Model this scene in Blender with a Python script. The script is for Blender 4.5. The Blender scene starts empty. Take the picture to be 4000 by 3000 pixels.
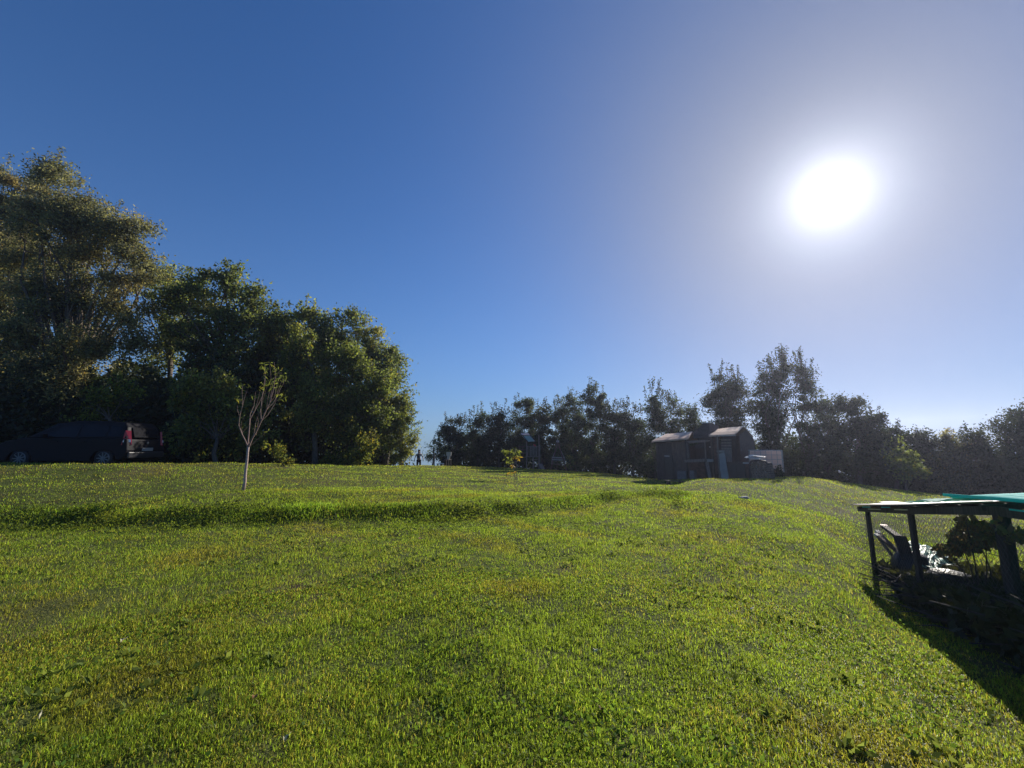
import bpy, math, random
import numpy as np
from mathutils import Vector, Matrix
R = math.radians
random.seed(7)
RNG = np.random.default_rng(11)
SC = bpy.context.scene
COL = SC.collection
# ------------------------------------------------------------------ camera
F = 1600.0                       # focal length in pixels of the 4000 px wide photograph
PITCH = R(8.7)
EYE = 1.6
SP, CP = math.sin(PITCH), math.cos(PITCH)
cam = bpy.data.cameras.new('camera')
cam.sensor_width = 36.0
cam.lens = 36.0 * F / 4000.0
cam.clip_start = 0.05
cam.clip_end = 4000
camo = bpy.data.objects.new('camera', cam)
COL.objects.link(camo)
camo.location = (0, 0, EYE)
camo.rotation_euler = (R(90) + PITCH, 0, 0)
SC.camera = camo
# ------------------------------------------------------------------ sky, sun, exposure
def ray(u, v):
    a, b = (u - 2000) / F, (1500 - v) / F
    return a, CP - SP * b, SP + CP * b
sx, sy, sz = ray(3243, 758)
SUN_AZ = math.atan2(sx, sy)
SUN_EL = math.atan2(sz, math.hypot(sx, sy))
SD = Vector((sx, sy, sz)).normalized()
VS, VA, VEIL, GAIN = 27.0, 0.95, (.215, .245, .335), (1.02, 1.45, 1.62)
world = bpy.data.worlds.new('World')
SC.world = world
world.use_nodes = True
wn, wl = world.node_tree.nodes, world.node_tree.links
bg = wn['Background']
sky = wn.new('ShaderNodeTexSky')
sky.sky_type = 'NISHITA'
sky.sun_disc = False
sky.sun_elevation = SUN_EL
sky.sun_rotation = SUN_AZ
sky.altitude = 1500
sky.air_density = 1.0
sky.dust_density = 0.12
sky.ozone_density = 10
bg.inputs['Strength'].default_value = 0.062
def wmath(op, a, b=None):
    n = wn.new('ShaderNodeMath'); n.operation = op
    for i, q in enumerate((a, b)):
        if q is None: continue
        if isinstance(q, (int, float)): n.inputs[i].default_value = q
        else: wl.new(q, n.inputs[i])
    return n.outputs[0]
def wmix(kind, f, a, b):
    n = wn.new('ShaderNodeMix'); n.data_type = 'RGBA'; n.blend_type = kind; n.clamp_factor = False
    for i, q in ((0, f), (6, a), (7, b)):
        if isinstance(q, (int, float)): n.inputs[i].default_value = q
        elif isinstance(q, tuple): n.inputs[i].default_value = (*q, 1)
        else: wl.new(q, n.inputs[i])
    return n.outputs[2]
# the clear blue sky, and the bright hazy aureole that surrounds the sun in it
wtc = wn.new('ShaderNodeTexCoord')
wdot = wn.new('ShaderNodeVectorMath'); wdot.operation = 'DOT_PRODUCT'
wl.new(wtc.outputs['Generated'], wdot.inputs[0]); wdot.inputs[1].default_value = tuple(SD)
ang = wmath('MULTIPLY', wmath('ARCCOSINE', wmath('MINIMUM', wdot.outputs['Value'], 0.999999)), 57.2958)
def gauss(s, p=2.0):
    return wmath('EXPONENT', wmath('MULTIPLY', wmath('POWER', wmath('DIVIDE', ang, s), p), -1.0))
K = 1 / 0.085
veil_f = wmath('MINIMUM', wmath('MULTIPLY', gauss(VS), VA), 0.85)
col = wmix('MULTIPLY', 1.0, sky.outputs[0], GAIN)
wsep = wn.new('ShaderNodeSeparateXYZ'); wl.new(wtc.outputs['Generated'], wsep.inputs[0])
low = wmath('MULTIPLY', wmath('EXPONENT', wmath('MULTIPLY', wmath('MAXIMUM', wsep.outputs['Z'], 0.0), -4.2)), 0.85)
col = wmix('MIX', low, col, tuple(c * K for c in (.22, .33, .44)))
col = wmix('MIX', veil_f, col, tuple(c * K for c in VEIL))
core = wmath('ADD', wmath('MULTIPLY', gauss(2.4, 1.0), 1.75 * K), wmath('MULTIPLY', gauss(7.5, 1.0), .24 * K))
cc = wn.new('ShaderNodeCombineColor')
for i in range(3): wl.new(core, cc.inputs[i])
col = wmix('ADD', 1.0, col, cc.outputs[0])
wl.new(col, bg.inputs['Color'])
sun = bpy.data.lights.new('sun', 'SUN')
sun.energy = 5.0
sun.angle = R(0.53)
sun.color = (1.0, 0.93, 0.82)
suno = bpy.data.objects.new('sun', sun)
COL.objects.link(suno)
suno.rotation_euler = SD.to_track_quat('Z', 'Y').to_euler()
suno.location = (8, -4, 12)
SC.view_settings.view_transform = 'Standard'
SC.view_settings.look = 'None'
SC.view_settings.exposure = 0.40
SC.view_settings.gamma = 1.0
SC.cycles.max_bounces = 8
SC.cycles.diffuse_bounces = 4
SC.cycles.transmission_bounces = 6
SC.cycles.transparent_max_bounces = 8
# ------------------------------------------------------------------ terrain profile
# control columns: the ground's (forward distance, height over the camera's foot) from near to far
def zat(v, y):
    a, b, c = ray(2000, v)
    return EYE + c / b * y
COLS = [
 (-1500, [(5, .0), (8, .05), (9, .3), (11, .75), (12.5, 1.0)]),
 (-300, [(5, .0), (8.1, .04), (8.9, .30), (11, .72), (13.2, zat(1812, 13.2))]),
 (0,    [(5, .0), (8.1, .05), (8.9, zat(1988, 8.9)), (11, zat(1885, 11)), (13.5, zat(1812, 13.5))]),
 (500,  [(5, .0), (8.1, .05), (8.9, zat(1988, 8.9)), (11.4, zat(1885, 11.4)), (14.2, zat(1813, 14.2))]),
 (1000, [(5, .0), (8.2, .05), (9.0, zat(1985, 9.0)), (12, zat(1888, 12)), (17, zat(1812, 17))]),
 (1500, [(5, .0), (8.8, zat(2042, 8.8)), (9.6, zat(1975, 9.6)), (14, zat(1880, 14)), (22, zat(1819, 22))]),
 (1750, [(5, .01), (9.1, zat(2030, 9.1)), (9.9, zat(1970, 9.9)), (15.5, zat(1880, 15.5)), (25, zat(1821, 25))]),
 (2000, [(5, .02), (9.5, zat(2015, 9.5)), (10.3, zat(1965, 10.3)), (17, zat(1880, 17)), (28, zat(1829, 28))]),
 (2300, [(5, .02), (10.5, zat(1985, 10.5)), (11.6, zat(1938, 11.6)), (17, zat(1880, 17)), (26, zat(1846, 26))]),
 (2550, [(5, .0), (11.5, zat(1945, 11.5)), (12.5, zat(1915, 12.5)), (17, zat(1893, 17)), (22, zat(1872, 22))]),
 (2800, [(5, -.03), (8.5, .13), (11, .3), (13.6, zat(1887, 13.6)), (15.5, zat(1873, 15.5))]),
 (3100, [(5, -.12), (8.5, 0.0), (11, .12), (14, .26), (17, zat(1865, 17))]),
 (3400, [(4.6, -.3), (7.2, -.48), (10.5, -.32), (14, zat(1957, 14)), (19, zat(1903, 19))]),
 (3700, [(4, -.28), (7, -.46), (11, -.46), (15, zat(1988, 15)), (20, zat(1941, 20))]),
 (4000, [(3.6, -.22), (7, -.45), (11, -.52), (15, -.72), (21, zat(1960, 21))]),
 (5200, [(3.2, -.2), (7, -.42), (11, -.6), (15, -.85), (22, -1.4)]),
]
AZ, RR, ZZ = [], [], []
for u, pts in COLS:
    cx = (u - 2000) / F / 1.02
    k = math.sqrt(1 + cx * cx)
    AZ.append(math.atan(cx))
    yl, zl = pts[-1]
    pts = [(0, 0.0)] + pts + [(yl + 2.0, zl - .2), (yl + 14, zl - 1.3), (yl + 32, zl - 3.5)]
    r = [p[0] * k for p in pts] + [170, 1500]
    z = [p[1] for p in pts] + [-14, -75]
    RR.append(r); ZZ.append(z)
AZ, RR, ZZ = np.array(AZ), np.array(RR), np.array(ZZ)
def _slopes(x, y):                # monotone cubic slopes along axis 0
    h = np.diff(x, axis=0); d = np.diff(y, axis=0) / h
    m = np.zeros_like(y)
    a, b = d[:-1], d[1:]
    ok = (a * b) > 0
    w1 = 2 * h[1:] + h[:-1]; w2 = h[1:] + 2 * h[:-1]
    with np.errstate(divide='ignore', invalid='ignore'):
        mm = (w1 + w2) / (w1 / a + w2 / b)
    m[1:-1] = np.where(ok, mm, 0)
    m[0] = d[0]; m[-1] = d[-1]
    return m
_azx = np.repeat(AZ[:, None], RR.shape[1], 1)
_MR, _MZ = _slopes(_azx, RR), _slopes(_azx, ZZ)
def _herm(x0, x1, y0, y1, m0, m1, x):
    h = x1 - x0; t = (x - x0) / h
    return ((2*t**3 - 3*t**2 + 1) * y0 + (t**3 - 2*t**2 + t) * h * m0 + (-2*t**3 + 3*t**2) * y1 + (t**3 - t**2) * h * m1)
def _noise(x, y):
    return (0.018 * np.sin(x * 1.3 + 1.7 * np.sin(y * .9)) * np.sin(y * 1.1 + .8 * np.sin(x * .7))
            + 0.012 * np.sin(x * 3.1 + y * 1.9 + 2 * np.sin(y * .6)) + 0.008 * np.sin(y * 4.3 - x * 2.2 + 1.5 * np.sin(x * 1.1)))
def height(x, y):
    x = np.atleast_1d(np.asarray(x, float)); y = np.atleast_1d(np.asarray(y, float))
    a = np.clip(np.arctan2(x, y), AZ[0], AZ[-1] - 1e-6)
    r = np.clip(np.hypot(x, y), 0, 1490)
    i = np.clip(np.searchsorted(AZ, a, side='right') - 1, 0, len(AZ) - 2)
    rk = _herm(AZ[i][:, None], AZ[i+1][:, None], RR[i], RR[i+1], _MR[i], _MR[i+1], a[:, None])
    zk = _herm(AZ[i][:, None], AZ[i+1][:, None], ZZ[i], ZZ[i+1], _MZ[i], _MZ[i+1], a[:, None])
    ms = _slopes(rk.T, zk.T).T
    ms[:, 0] = 0
    j = np.clip((rk <= r[:, None]).sum(1) - 1, 0, rk.shape[1] - 2)
    n = np.arange(len(r))
    z = _herm(rk[n, j], rk[n, j+1], zk[n, j], zk[n, j+1], ms[n, j], ms[n, j+1], r)
    bump = _noise(x, y) * np.clip(r / 3, 0, 1) * np.clip((30 - r) / 8, 0.0, 1)
    # behind the camera the lawn runs on level
    back = np.clip((-y) / 4 + .0, 0, 1)
    return (z + bump) * (1 - back) + back * (-0.004 * r)
def bank_coord(x, y):             # 0 at the foot of the bank, 1 at its top
    a = np.clip(np.arctan2(x, y), AZ[0], AZ[-1] - 1e-6); r = np.hypot(x, y)
    r2 = np.interp(a, AZ, RR[:, 2]); r3 = np.interp(a, AZ, RR[:, 3])
    return (r - r2) / (r3 - r2)
def H(x, y):
    return float(height(x, y)[0])
def P(u, v, y):                   # a point seen at photo pixel (u, v), y metres ahead
    a, b, c = ray(u, v)
    return Vector((a / b * y, y, EYE + c / b * y))
def G(u, y, v=1830):              # the ground under that column of the photo
    p = P(u, v, y)
    return Vector((p.x, y, H(p.x, y)))
# ------------------------------------------------------------------ mesh helpers
def tag(o, label=None, cat=None, group=None, kind=None):
    if label: o['label'] = label
    if cat: o['category'] = cat
    if group: o['group'] = group
    if kind: o['kind'] = kind
    return o
def empty(name, loc, label, cat, group=None, rz=0.0):
    o = bpy.data.objects.new(name, None)
    o.empty_display_size = 0.3
    COL.objects.link(o)
    o.location = loc
    o.rotation_euler = (0, 0, rz)
    return tag(o, label, cat, group)
def np_mesh(name, verts, faces, mat, parent=None, colors=None, smooth=False, normals=None, loc=None, uv=None):
    """faces: (n,k) index array, all the same size"""
    me = bpy.data.meshes.new(name)
    verts = np.asarray(verts, np.float32)
    faces = np.asarray(faces, np.int32)
    n, k = faces.shape
    me.vertices.add(len(verts)); me.vertices.foreach_set('co', verts.ravel())
    me.loops.add(n * k); me.loops.foreach_set('vertex_index', faces.ravel())
    me.polygons.add(n)
    me.polygons.foreach_set('loop_start', np.arange(0, n * k, k, dtype=np.int32))
    if smooth: me.polygons.foreach_set('use_smooth', np.ones(n, bool))
    if colors is not None:
        at = me.color_attributes.new('tint', 'FLOAT_COLOR', 'POINT')
        c = np.ones((len(verts), 4), np.float32); c[:, :3] = colors
        at.data.foreach_set('color', c.ravel())
    me.update(calc_edges=True)
    me.materials.append(mat)
    o = bpy.data.objects.new(name, me)
    COL.objects.link(o)
    if parent: o.parent = parent
    if loc is not None: o.location = loc
    return o
class MB:
    def __init__(s): s.v, s.f = [], []
    def add(s, vs, fs):
        n = len(s.v); s.v += [Vector(p) for p in vs]; s.f += [tuple(i + n for i in f) for f in fs]; return s
    def hexa(s, p):               # eight corners: bottom four then top four, counter-clockwise
        return s.add(p, [(0,3,2,1),(4,5,6,7),(0,1,5,4),(1,2,6,5),(2,3,7,6),(3,0,4,7)])
    def box(s, c, d, rz=0.0, rx=0.0, ry=0.0, bev=0.0):
        m = Matrix.Translation(c) @ Matrix.Rotation(rz, 4, 'Z') @ Matrix.Rotation(ry, 4, 'Y') @ Matrix.Rotation(rx, 4, 'X')
        a, b, e = d[0]/2, d[1]/2, d[2]/2
        ps = [(-a,-b,-e),(a,-b,-e),(a,b,-e),(-a,b,-e),(-a,-b,e),(a,-b,e),(a,b,e),(-a,b,e)]
        return s.hexa([m @ Vector(p) for p in ps])
    def beam(s, a, b, w, t, up=(0, 0, 1)):     # rectangular bar from a to b
        a, b = Vector(a), Vector(b); d = (b - a).normalized(); u = Vector(up)
        if abs(d.dot(u)) > .97: u = Vector((0, 1, 0))
        x = d.cross(u).normalized(); z = x.cross(d).normalized()
        ps = []
        for q in (a, b):
            ps.append([q - x*w/2 - z*t/2, q + x*w/2 - z*t/2, q + x*w/2 + z*t/2, q - x*w/2 + z*t/2])
        return s.hexa(ps[0] + ps[1])
    def tube(s, pts, rad, n=6, cap=True):
        pts = [Vector(p) for p in pts]
        if not hasattr(rad, '__len__'): rad = [rad] * len(pts)
        base = len(s.v); prev = None
        for i, p in enumerate(pts):
            d = (pts[min(i+1, len(pts)-1)] - pts[max(i-1, 0)]).normalized()
            if prev is None:
                prev = d.orthogonal().normalized()
            x = (prev - d * prev.dot(d))
            x = x.normalized() if x.length > 1e-6 else d.orthogonal().normalized()
            prev = x; y = d.cross(x)
            for k in range(n):
                t = 2 * math.pi * k / n
                s.v.append(p + (x * math.cos(t) + y * math.sin(t)) * rad[i])
        for i in range(len(pts) - 1):
            for k in range(n):
                a = base + i*n + k; b = base + i*n + (k+1) % n
                s.f.append((a, b, b+n, a+n))
        if cap:
            s.f.append(tuple(base + k for k in reversed(range(n))))
            s.f.append(tuple(base + (len(pts)-1)*n + k for k in range(n)))
        return s
    def lathe(s, prof, c=(0,0,0), n=20, axis='Z', cap=True):
        base = len(s.v); c = Vector(c)
        for (r, z) in prof:
            for k in range(n):
                t = 2*math.pi*k/n
                q = (r*math.cos(t), r*math.sin(t), z)
                if axis == 'Y': q = (q[0], q[2], q[1])
                if axis == 'X': q = (q[2], q[0], q[1])
                s.v.append(c + Vector(q))
        for i in range(len(prof)-1):
            for k in range(n):
                a = base+i*n+k; b = base+i*n+(k+1)%n
                s.f.append((a,b,b+n,a+n))
        if cap: s.f.append(tuple(base+k for k in range(n))); s.f.append(tuple(base+(len(prof)-1)*n+k for k in range(n)))
        return s
    def prism(s, poly, y0, y1, plane='XZ'):    # extrude a polygon
        n = len(poly)
        f = (lambda a, b, t: (a, t, b)) if plane == 'XZ' else ((lambda a, b, t: (t, a, b)) if plane == 'YZ' else (lambda a, b, t: (a, b, t)))
        vs = [f(a, b, y0) for a, b in poly] + [f(a, b, y1) for a, b in poly]
        fs = [tuple(range(n)), tuple(reversed(range(n, 2*n)))] + [(i, i+n, (i+1)%n+n, (i+1)%n) for i in range(n)]
        return s.add(vs, fs)
    def build(s, name, mat, parent=None, smooth=False, loc=None, bevel=0.0):
        me = bpy.data.meshes.new(name)
        me.from_pydata([tuple(p) for p in s.v], [], s.f)
        import bmesh
        bm = bmesh.new(); bm.from_mesh(me); bmesh.ops.recalc_face_normals(bm, faces=bm.faces); bm.to_mesh(me); bm.free()
        if smooth:
            for p in me.polygons: p.use_smooth = True
        me.update(); me.materials.append(mat)
        o = bpy.data.objects.new(name, me); COL.objects.link(o)
        if parent: o.parent = parent
        if loc is not None: o.location = loc
        if bevel:
            m = o.modifiers.new('bevel', 'BEVEL'); m.width = bevel; m.segments = 2; m.limit_method = 'ANGLE'
        return o
# ------------------------------------------------------------------ materials
def newmat(name):
    m = bpy.data.materials.new(name); m.use_nodes = True
    return m, m.node_tree.nodes, m.node_tree.links, m.node_tree.nodes['Principled BSDF']
def simple(name, col, rough=.7, metal=0.0, var=.25, scale=8, bump=.15, spec=.5, stretch=None):
    m, n, l, b = newmat(name)
    tc = n.new('ShaderNodeTexCoord'); mp = n.new('ShaderNodeMapping')
    l.new(tc.outputs['Object'], mp.inputs[0])
    if stretch: mp.inputs['Scale'].default_value = stretch
    t = n.new('ShaderNodeTexNoise'); t.inputs['Scale'].default_value = scale; t.inputs['Detail'].default_value = 6
    l.new(mp.outputs[0], t.inputs['Vector'])
    r = n.new('ShaderNodeValToRGB'); r.color_ramp.elements[0].position = .3; r.color_ramp.elements[1].position = .72
    r.color_ramp.elements[0].color = tuple(c * (1 - var) for c in col) + (1,)
    r.color_ramp.elements[1].color = tuple(min(1, c * (1 + var)) for c in col) + (1,)
    l.new(t.outputs[0], r.inputs[0]); l.new(r.outputs[0], b.inputs['Base Color'])
    b.inputs['Roughness'].default_value = rough; b.inputs['Metallic'].default_value = metal
    b.inputs['Specular IOR Level'].default_value = spec
    if bump:
        bp = n.new('ShaderNodeBump'); bp.inputs['Strength'].default_value = bump; bp.inputs['Distance'].default_value = .02
        l.new(t.outputs[0], bp.inputs['Height']); l.new(bp.outputs[0], b.inputs['Normal'])
    return m
def leafmat(name, col, trans=(.25, .34, .05), mixf=.4, rough=.55, use_tint=True, spec=.35):
    """diffuse leaf with light coming through it; tint is each leaf's own colour"""
    m, n, l, b = newmat(name)
    out = n['Material Output']
    b.inputs['Roughness'].default_value = rough
    b.inputs['Specular IOR Level'].default_value = spec
    tr = n.new('ShaderNodeBsdfTranslucent'); mx = n.new('ShaderNodeMixShader'); mx.inputs[0].default_value = mixf
    if use_tint:
        at = n.new('ShaderNodeAttribute'); at.attribute_name = 'tint'
        m1 = n.new('ShaderNodeMix'); m1.data_type = 'RGBA'; m1.blend_type = 'MULTIPLY'; m1.inputs[0].default_value = 1
        m2 = n.new('ShaderNodeMix'); m2.data_type = 'RGBA'; m2.blend_type = 'MULTIPLY'; m2.inputs[0].default_value = 1
        l.new(at.outputs['Color'], m1.inputs[6]); m1.inputs[7].default_value = (*col, 1)
        l.new(at.outputs['Color'], m2.inputs[6]); m2.inputs[7].default_value = (*trans, 1)
        l.new(m1.outputs[2], b.inputs['Base Color']); l.new(m2.outputs[2], tr.inputs['Color'])
    else:
        b.inputs['Base Color'].default_value = (*col, 1); tr.inputs['Color'].default_value = (*trans, 1)
    l.new(b.outputs[0], mx.inputs[1]); l.new(tr.outputs[0], mx.inputs[2]); l.new(mx.outputs[0], out.inputs['Surface'])
    return m
M = {}
M['bark'] = simple('bark', (.11, .085, .065), .9, var=.4, scale=6, bump=.6, stretch=(4, 4, 1))
M['pale_bark'] = simple('pale_bark', (.42, .30, .26), .7, var=.25, scale=14, bump=.3, stretch=(1, 1, 5))
M['twig'] = simple('twig', (.20, .13, .11), .8, var=.25, scale=10)
M['weathered_wood'] = simple('weathered_wood', (.20, .16, .135), .85, var=.4, scale=5, bump=.5, stretch=(7, 7, 1))
M['brown_wood'] = simple('brown_wood', (.13, .085, .065), .85, var=.4, scale=5, bump=.5, stretch=(7, 7, 1))
M['dark_wood'] = simple('dark_wood', (.060, .046, .040), .85, var=.4, scale=5, bump=.5, stretch=(6, 6, 1))
M['pale_wood'] = simple('pale_wood', (.50, .45, .38), .75, var=.2, scale=5, bump=.3, stretch=(7, 7, 1))
M['grey_panel'] = simple('grey_panel', (.30, .29, .25), .6, var=.15, scale=4, bump=.1)
M['tar_roof'] = simple('tar_roof', (.66, .46, .34), .75, var=.22, scale=7, bump=.3)
M['rust'] = simple('rust', (.14, .07, .05), .8, var=.4, scale=9, bump=.3)
M['masonry'] = simple('masonry', (.065, .06, .06), .9, var=.3, scale=10, bump=.4)
M['black_metal'] = simple('black_metal', (.02, .02, .022), .5, metal=.3, var=.2, bump=.05)
M['galvanised'] = simple('galvanised', (.45, .46, .47), .4, metal=.9, var=.15, bump=.05)
M['white_sheet'] = simple('white_sheet', (.72, .70, .68), .35, var=.1, scale=3, bump=.2)
M['turquoise'] = simple('turquoise', (.03, .50, .40), .25, var=.15, scale=3, bump=.1)
M['green_plastic'] = simple('green_plastic', (.10, .32, .25), .3, var=.3, scale=10, bump=.5)
M['black_plastic'] = simple('black_plastic', (.02, .02, .024), .35, var=.2, bump=.1)
M['red_plastic'] = simple('red_plastic', (.5, .05, .04), .35, var=.15, bump=.05)
M['tyre'] = simple('tyre', (.018, .018, .02), .85, var=.2, bump=.1)
M['rim'] = simple('rim', (.16, .165, .17), .5, metal=.3, var=.1, bump=.0)
M['stone'] = simple('stone', (.34, .31, .28), .9, var=.25, scale=12, bump=.5)
M['white_paint'] = simple('white_paint', (.75, .73, .68), .6, var=.1, scale=6, bump=.1)
# ------------------------------------------------------------------ the lawn
def lawn_material():
    m, n, l, b = newmat('lawn')
    tc = n.new('ShaderNodeTexCoord')
    def noise(s, d=4):
        t = n.new('ShaderNodeTexNoise'); t.inputs['Scale'].default_value = s; t.inputs['Detail'].default_value = d
        l.new(tc.outputs['Object'], t.inputs['Vector']); return t
    def ramp(t, a, b_, p0=.4, p1=.6):
        r = n.new('ShaderNodeValToRGB'); r.color_ramp.elements[0].position = p0; r.color_ramp.elements[1].position = p1
        r.color_ramp.elements[0].color = (*a, 1); r.color_ramp.elements[1].color = (*b_, 1)
        l.new(t.outputs[0], r.inputs[0]); return r
    def mix(f, a, c):
        x = n.new('ShaderNodeMix'); x.data_type = 'RGBA'
        l.new(f, x.inputs[0]); l.new(a, x.inputs[6]); l.new(c, x.inputs[7]); return x.outputs[2]
    big, mid, fine, soil = noise(.5, 3), noise(4), noise(45, 6), noise(1.7, 5)
    green = ramp(mid, (.055, .070, .016), (.095, .11, .028))
    dry = ramp(fine, (.07, .06, .028), (.12, .10, .045))
    earth = ramp(fine, (.035, .025, .016), (.08, .055, .035))
    f1 = ramp(big, (0, 0, 0), (.8, .8, .8), .48, .66)
    f2 = ramp(soil, (0, 0, 0), (1, 1, 1), .62, .72)
    c = mix(f1.outputs[0], green.outputs[0], dry.outputs[0])
    c = mix(f2.outputs[0], c, earth.outputs[0])
    l.new(c, b.inputs['Base Color'])
    b.inputs['Roughness'].default_value = .95; b.inputs['Specular IOR Level'].default_value = .1
    bp = n.new('ShaderNodeBump'); bp.inputs['Strength'].default_value = .8; bp.inputs['Distance'].default_value = .04
    l.new(fine.outputs[0], bp.inputs['Height']); l.new(bp.outputs[0], b.inputs['Normal'])
    return m
M['lawn'] = lawn_material()
def make_ground():
    na = 300
    A = np.linspace(-math.pi, math.pi, na * 2 + 1)[:-1]
    # finer rings where the bank stands
    Rr = np.concatenate([np.linspace(.25, 7, 34), np.linspace(7.15, 34, 150), np.geomspace(34.8, 320, 34)])
    aa, rr = np.meshgrid(A, Rr)
    x, y = rr * np.sin(aa), rr * np.cos(aa)
    z = height(x.ravel(), y.ravel())
    V = np.stack([x.ravel(), y.ravel(), z], 1)
    n = len(A); k = len(Rr)
    i, j = np.meshgrid(np.arange(k - 1), np.arange(n), indexing='ij')
    j2 = (j + 1) % n
    Fq = np.stack([i*n + j, (i+1)*n + j, (i+1)*n + j2, i*n + j2], -1).reshape(-1, 4)
    V = np.vstack([V, [[0, 0, H(0.01, 0.01)]]])
    # the middle disc: quads built from pairs of spokes
    c = len(V) - 1
    js = np.arange(0, n, 2)
    Fc = np.stack([np.full_like(js, c), js, (js + 1) % n, (js + 2) % n], 1)
    o = np_mesh('ground', V, np.vstack([Fq, Fc]), M['lawn'], smooth=True)
    tag(o, kind='structure')
make_ground()
# ---- grass blades
def patch(x, y, s, ph):
    return (np.sin(x*s + ph + 1.9*np.sin(y*s*.7 + ph)) * np.sin(y*s*1.1 + 2.3*ph + 1.3*np.sin(x*s*.8)) )
def sample_sector(n, r0, r1, a0, a1, p):
    """points whose density per square metre falls as r**-p"""
    u = RNG.random(n); q = 2 - p
    r = (r0**q + u * (r1**q - r0**q)) ** (1/q)
    a = R(a0) + RNG.random(n) * R(a1 - a0)
    return r * np.sin(a), r * np.cos(a), r
def blade_colors(x, y, n):
    g = np.array([.95, 1.0, .8]); base = np.tile(g, (n, 1))
    dry = np.clip(.4 + .9*patch(x, y, .9, .4) + .5*patch(x, y, 2.6, 1.3), 0, 1) * .5 + .08
    rr_ = np.hypot(x, y); rc = np.interp(np.arctan2(x, y), AZ, RR[:, 5])
    dry = dry + .35*np.clip((-x - 1.0)/3, 0, 1)*np.clip((8 - y)/3, 0, 1) + .7*np.clip(1 - np.abs(rr_ - rc)/(.10*rc), 0, 1)
    isdry = RNG.random(n) < dry * .5
    base[isdry] = np.array([1.4, .98, 1.1])
    vivid = RNG.random(n) < .15
    base[vivid & ~isdry] *= np.array([1.15, 1.25, .7])
    base[RNG.random(n) < .02] = np.array([1.9, 1.5, 2.2])
    br = .35 + 1.1 * RNG.random(n) ** 1.2
    # worn, straw-coloured earthy patches
    worn = np.clip(patch(x, y, 1.5, 4.0) * 1.7 - .7, 0, 1)
    base = base * (1 - worn[:, None] * .55) + worn[:, None] * .55 * np.array([1.35, .85, .9])
    # faint bands left by the mower, following the bank
    q = bank_coord(x, y)
    band = 1 + .10*np.sign(np.sin(q*2.1 + .3*np.sin(x*.2)))*np.clip((q - 1)*2, 0, 1) + .06*np.sin(x*3.4 + y*2.0)*np.clip(-q, 0, 1)
    return base * (br*band)[:, None]
def blades(x, y, r, hgt, wid, lean=.5, quads=True):
    n = len(x)
    z = height(x, y)
    az = RNG.random(n) * 2 * math.pi
    t = np.abs(RNG.normal(0, lean, n))
    # bend direction
    bx, by = np.cos(az), np.sin(az)
    px_, py_ = -by, bx
    tw = RNG.random(n) * math.pi
    wx, wy = np.cos(tw), np.sin(tw)
    h = hgt; w = wid / 2
    c1 = np.stack([x, y, z - .006], 1)
    mid = np.stack([x + bx*h*np.sin(t*.5)*.55, y + by*h*np.sin(t*.5)*.55, z + h*.55*np.cos(t*.5)], 1)
    tip = np.stack([x + bx*h*np.sin(t*1.2), y + by*h*np.sin(t*1.2), z + h*(.55*np.cos(t*.5) + .45*np.cos(np.clip(t*1.8, 0, 2.2)))], 1)
    W = np.stack([wx*w, wy*w, np.zeros(n)], 1)
    if quads:
        V = np.stack([c1 - W, c1 + W, mid + W*.9, mid - W*.9, tip + W*.18, tip - W*.18], 1).reshape(-1, 3)
        b0 = np.arange(n) * 6
        Fq = np.concatenate([np.stack([b0, b0+1, b0+2, b0+3], 1), np.stack([b0+3, b0+2, b0+4, b0+5], 1)])
        return V, Fq, 6
    V = np.stack([c1 - W, c1 + W, tip + W*.25, tip - W*.25], 1).reshape(-1, 3)
    b0 = np.arange(n) * 4
    return V, np.stack([b0, b0+1, b0+2, b0+3], 1), 4
M['grass'] = leafmat('grass', (.182, .225, .030), (.47, .59, .06), .5, .5, spec=.3)
def clump_mask(x, y, r):
    f = .72 + .45*patch(x, y, 5.5, 2.0) + .35*patch(x, y, 13, .7) + .2*patch(x, y, 1.2, 3.1)
    return RNG.random(len(x)) < np.clip(f*1.25 - .08, .22, 1)
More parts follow.
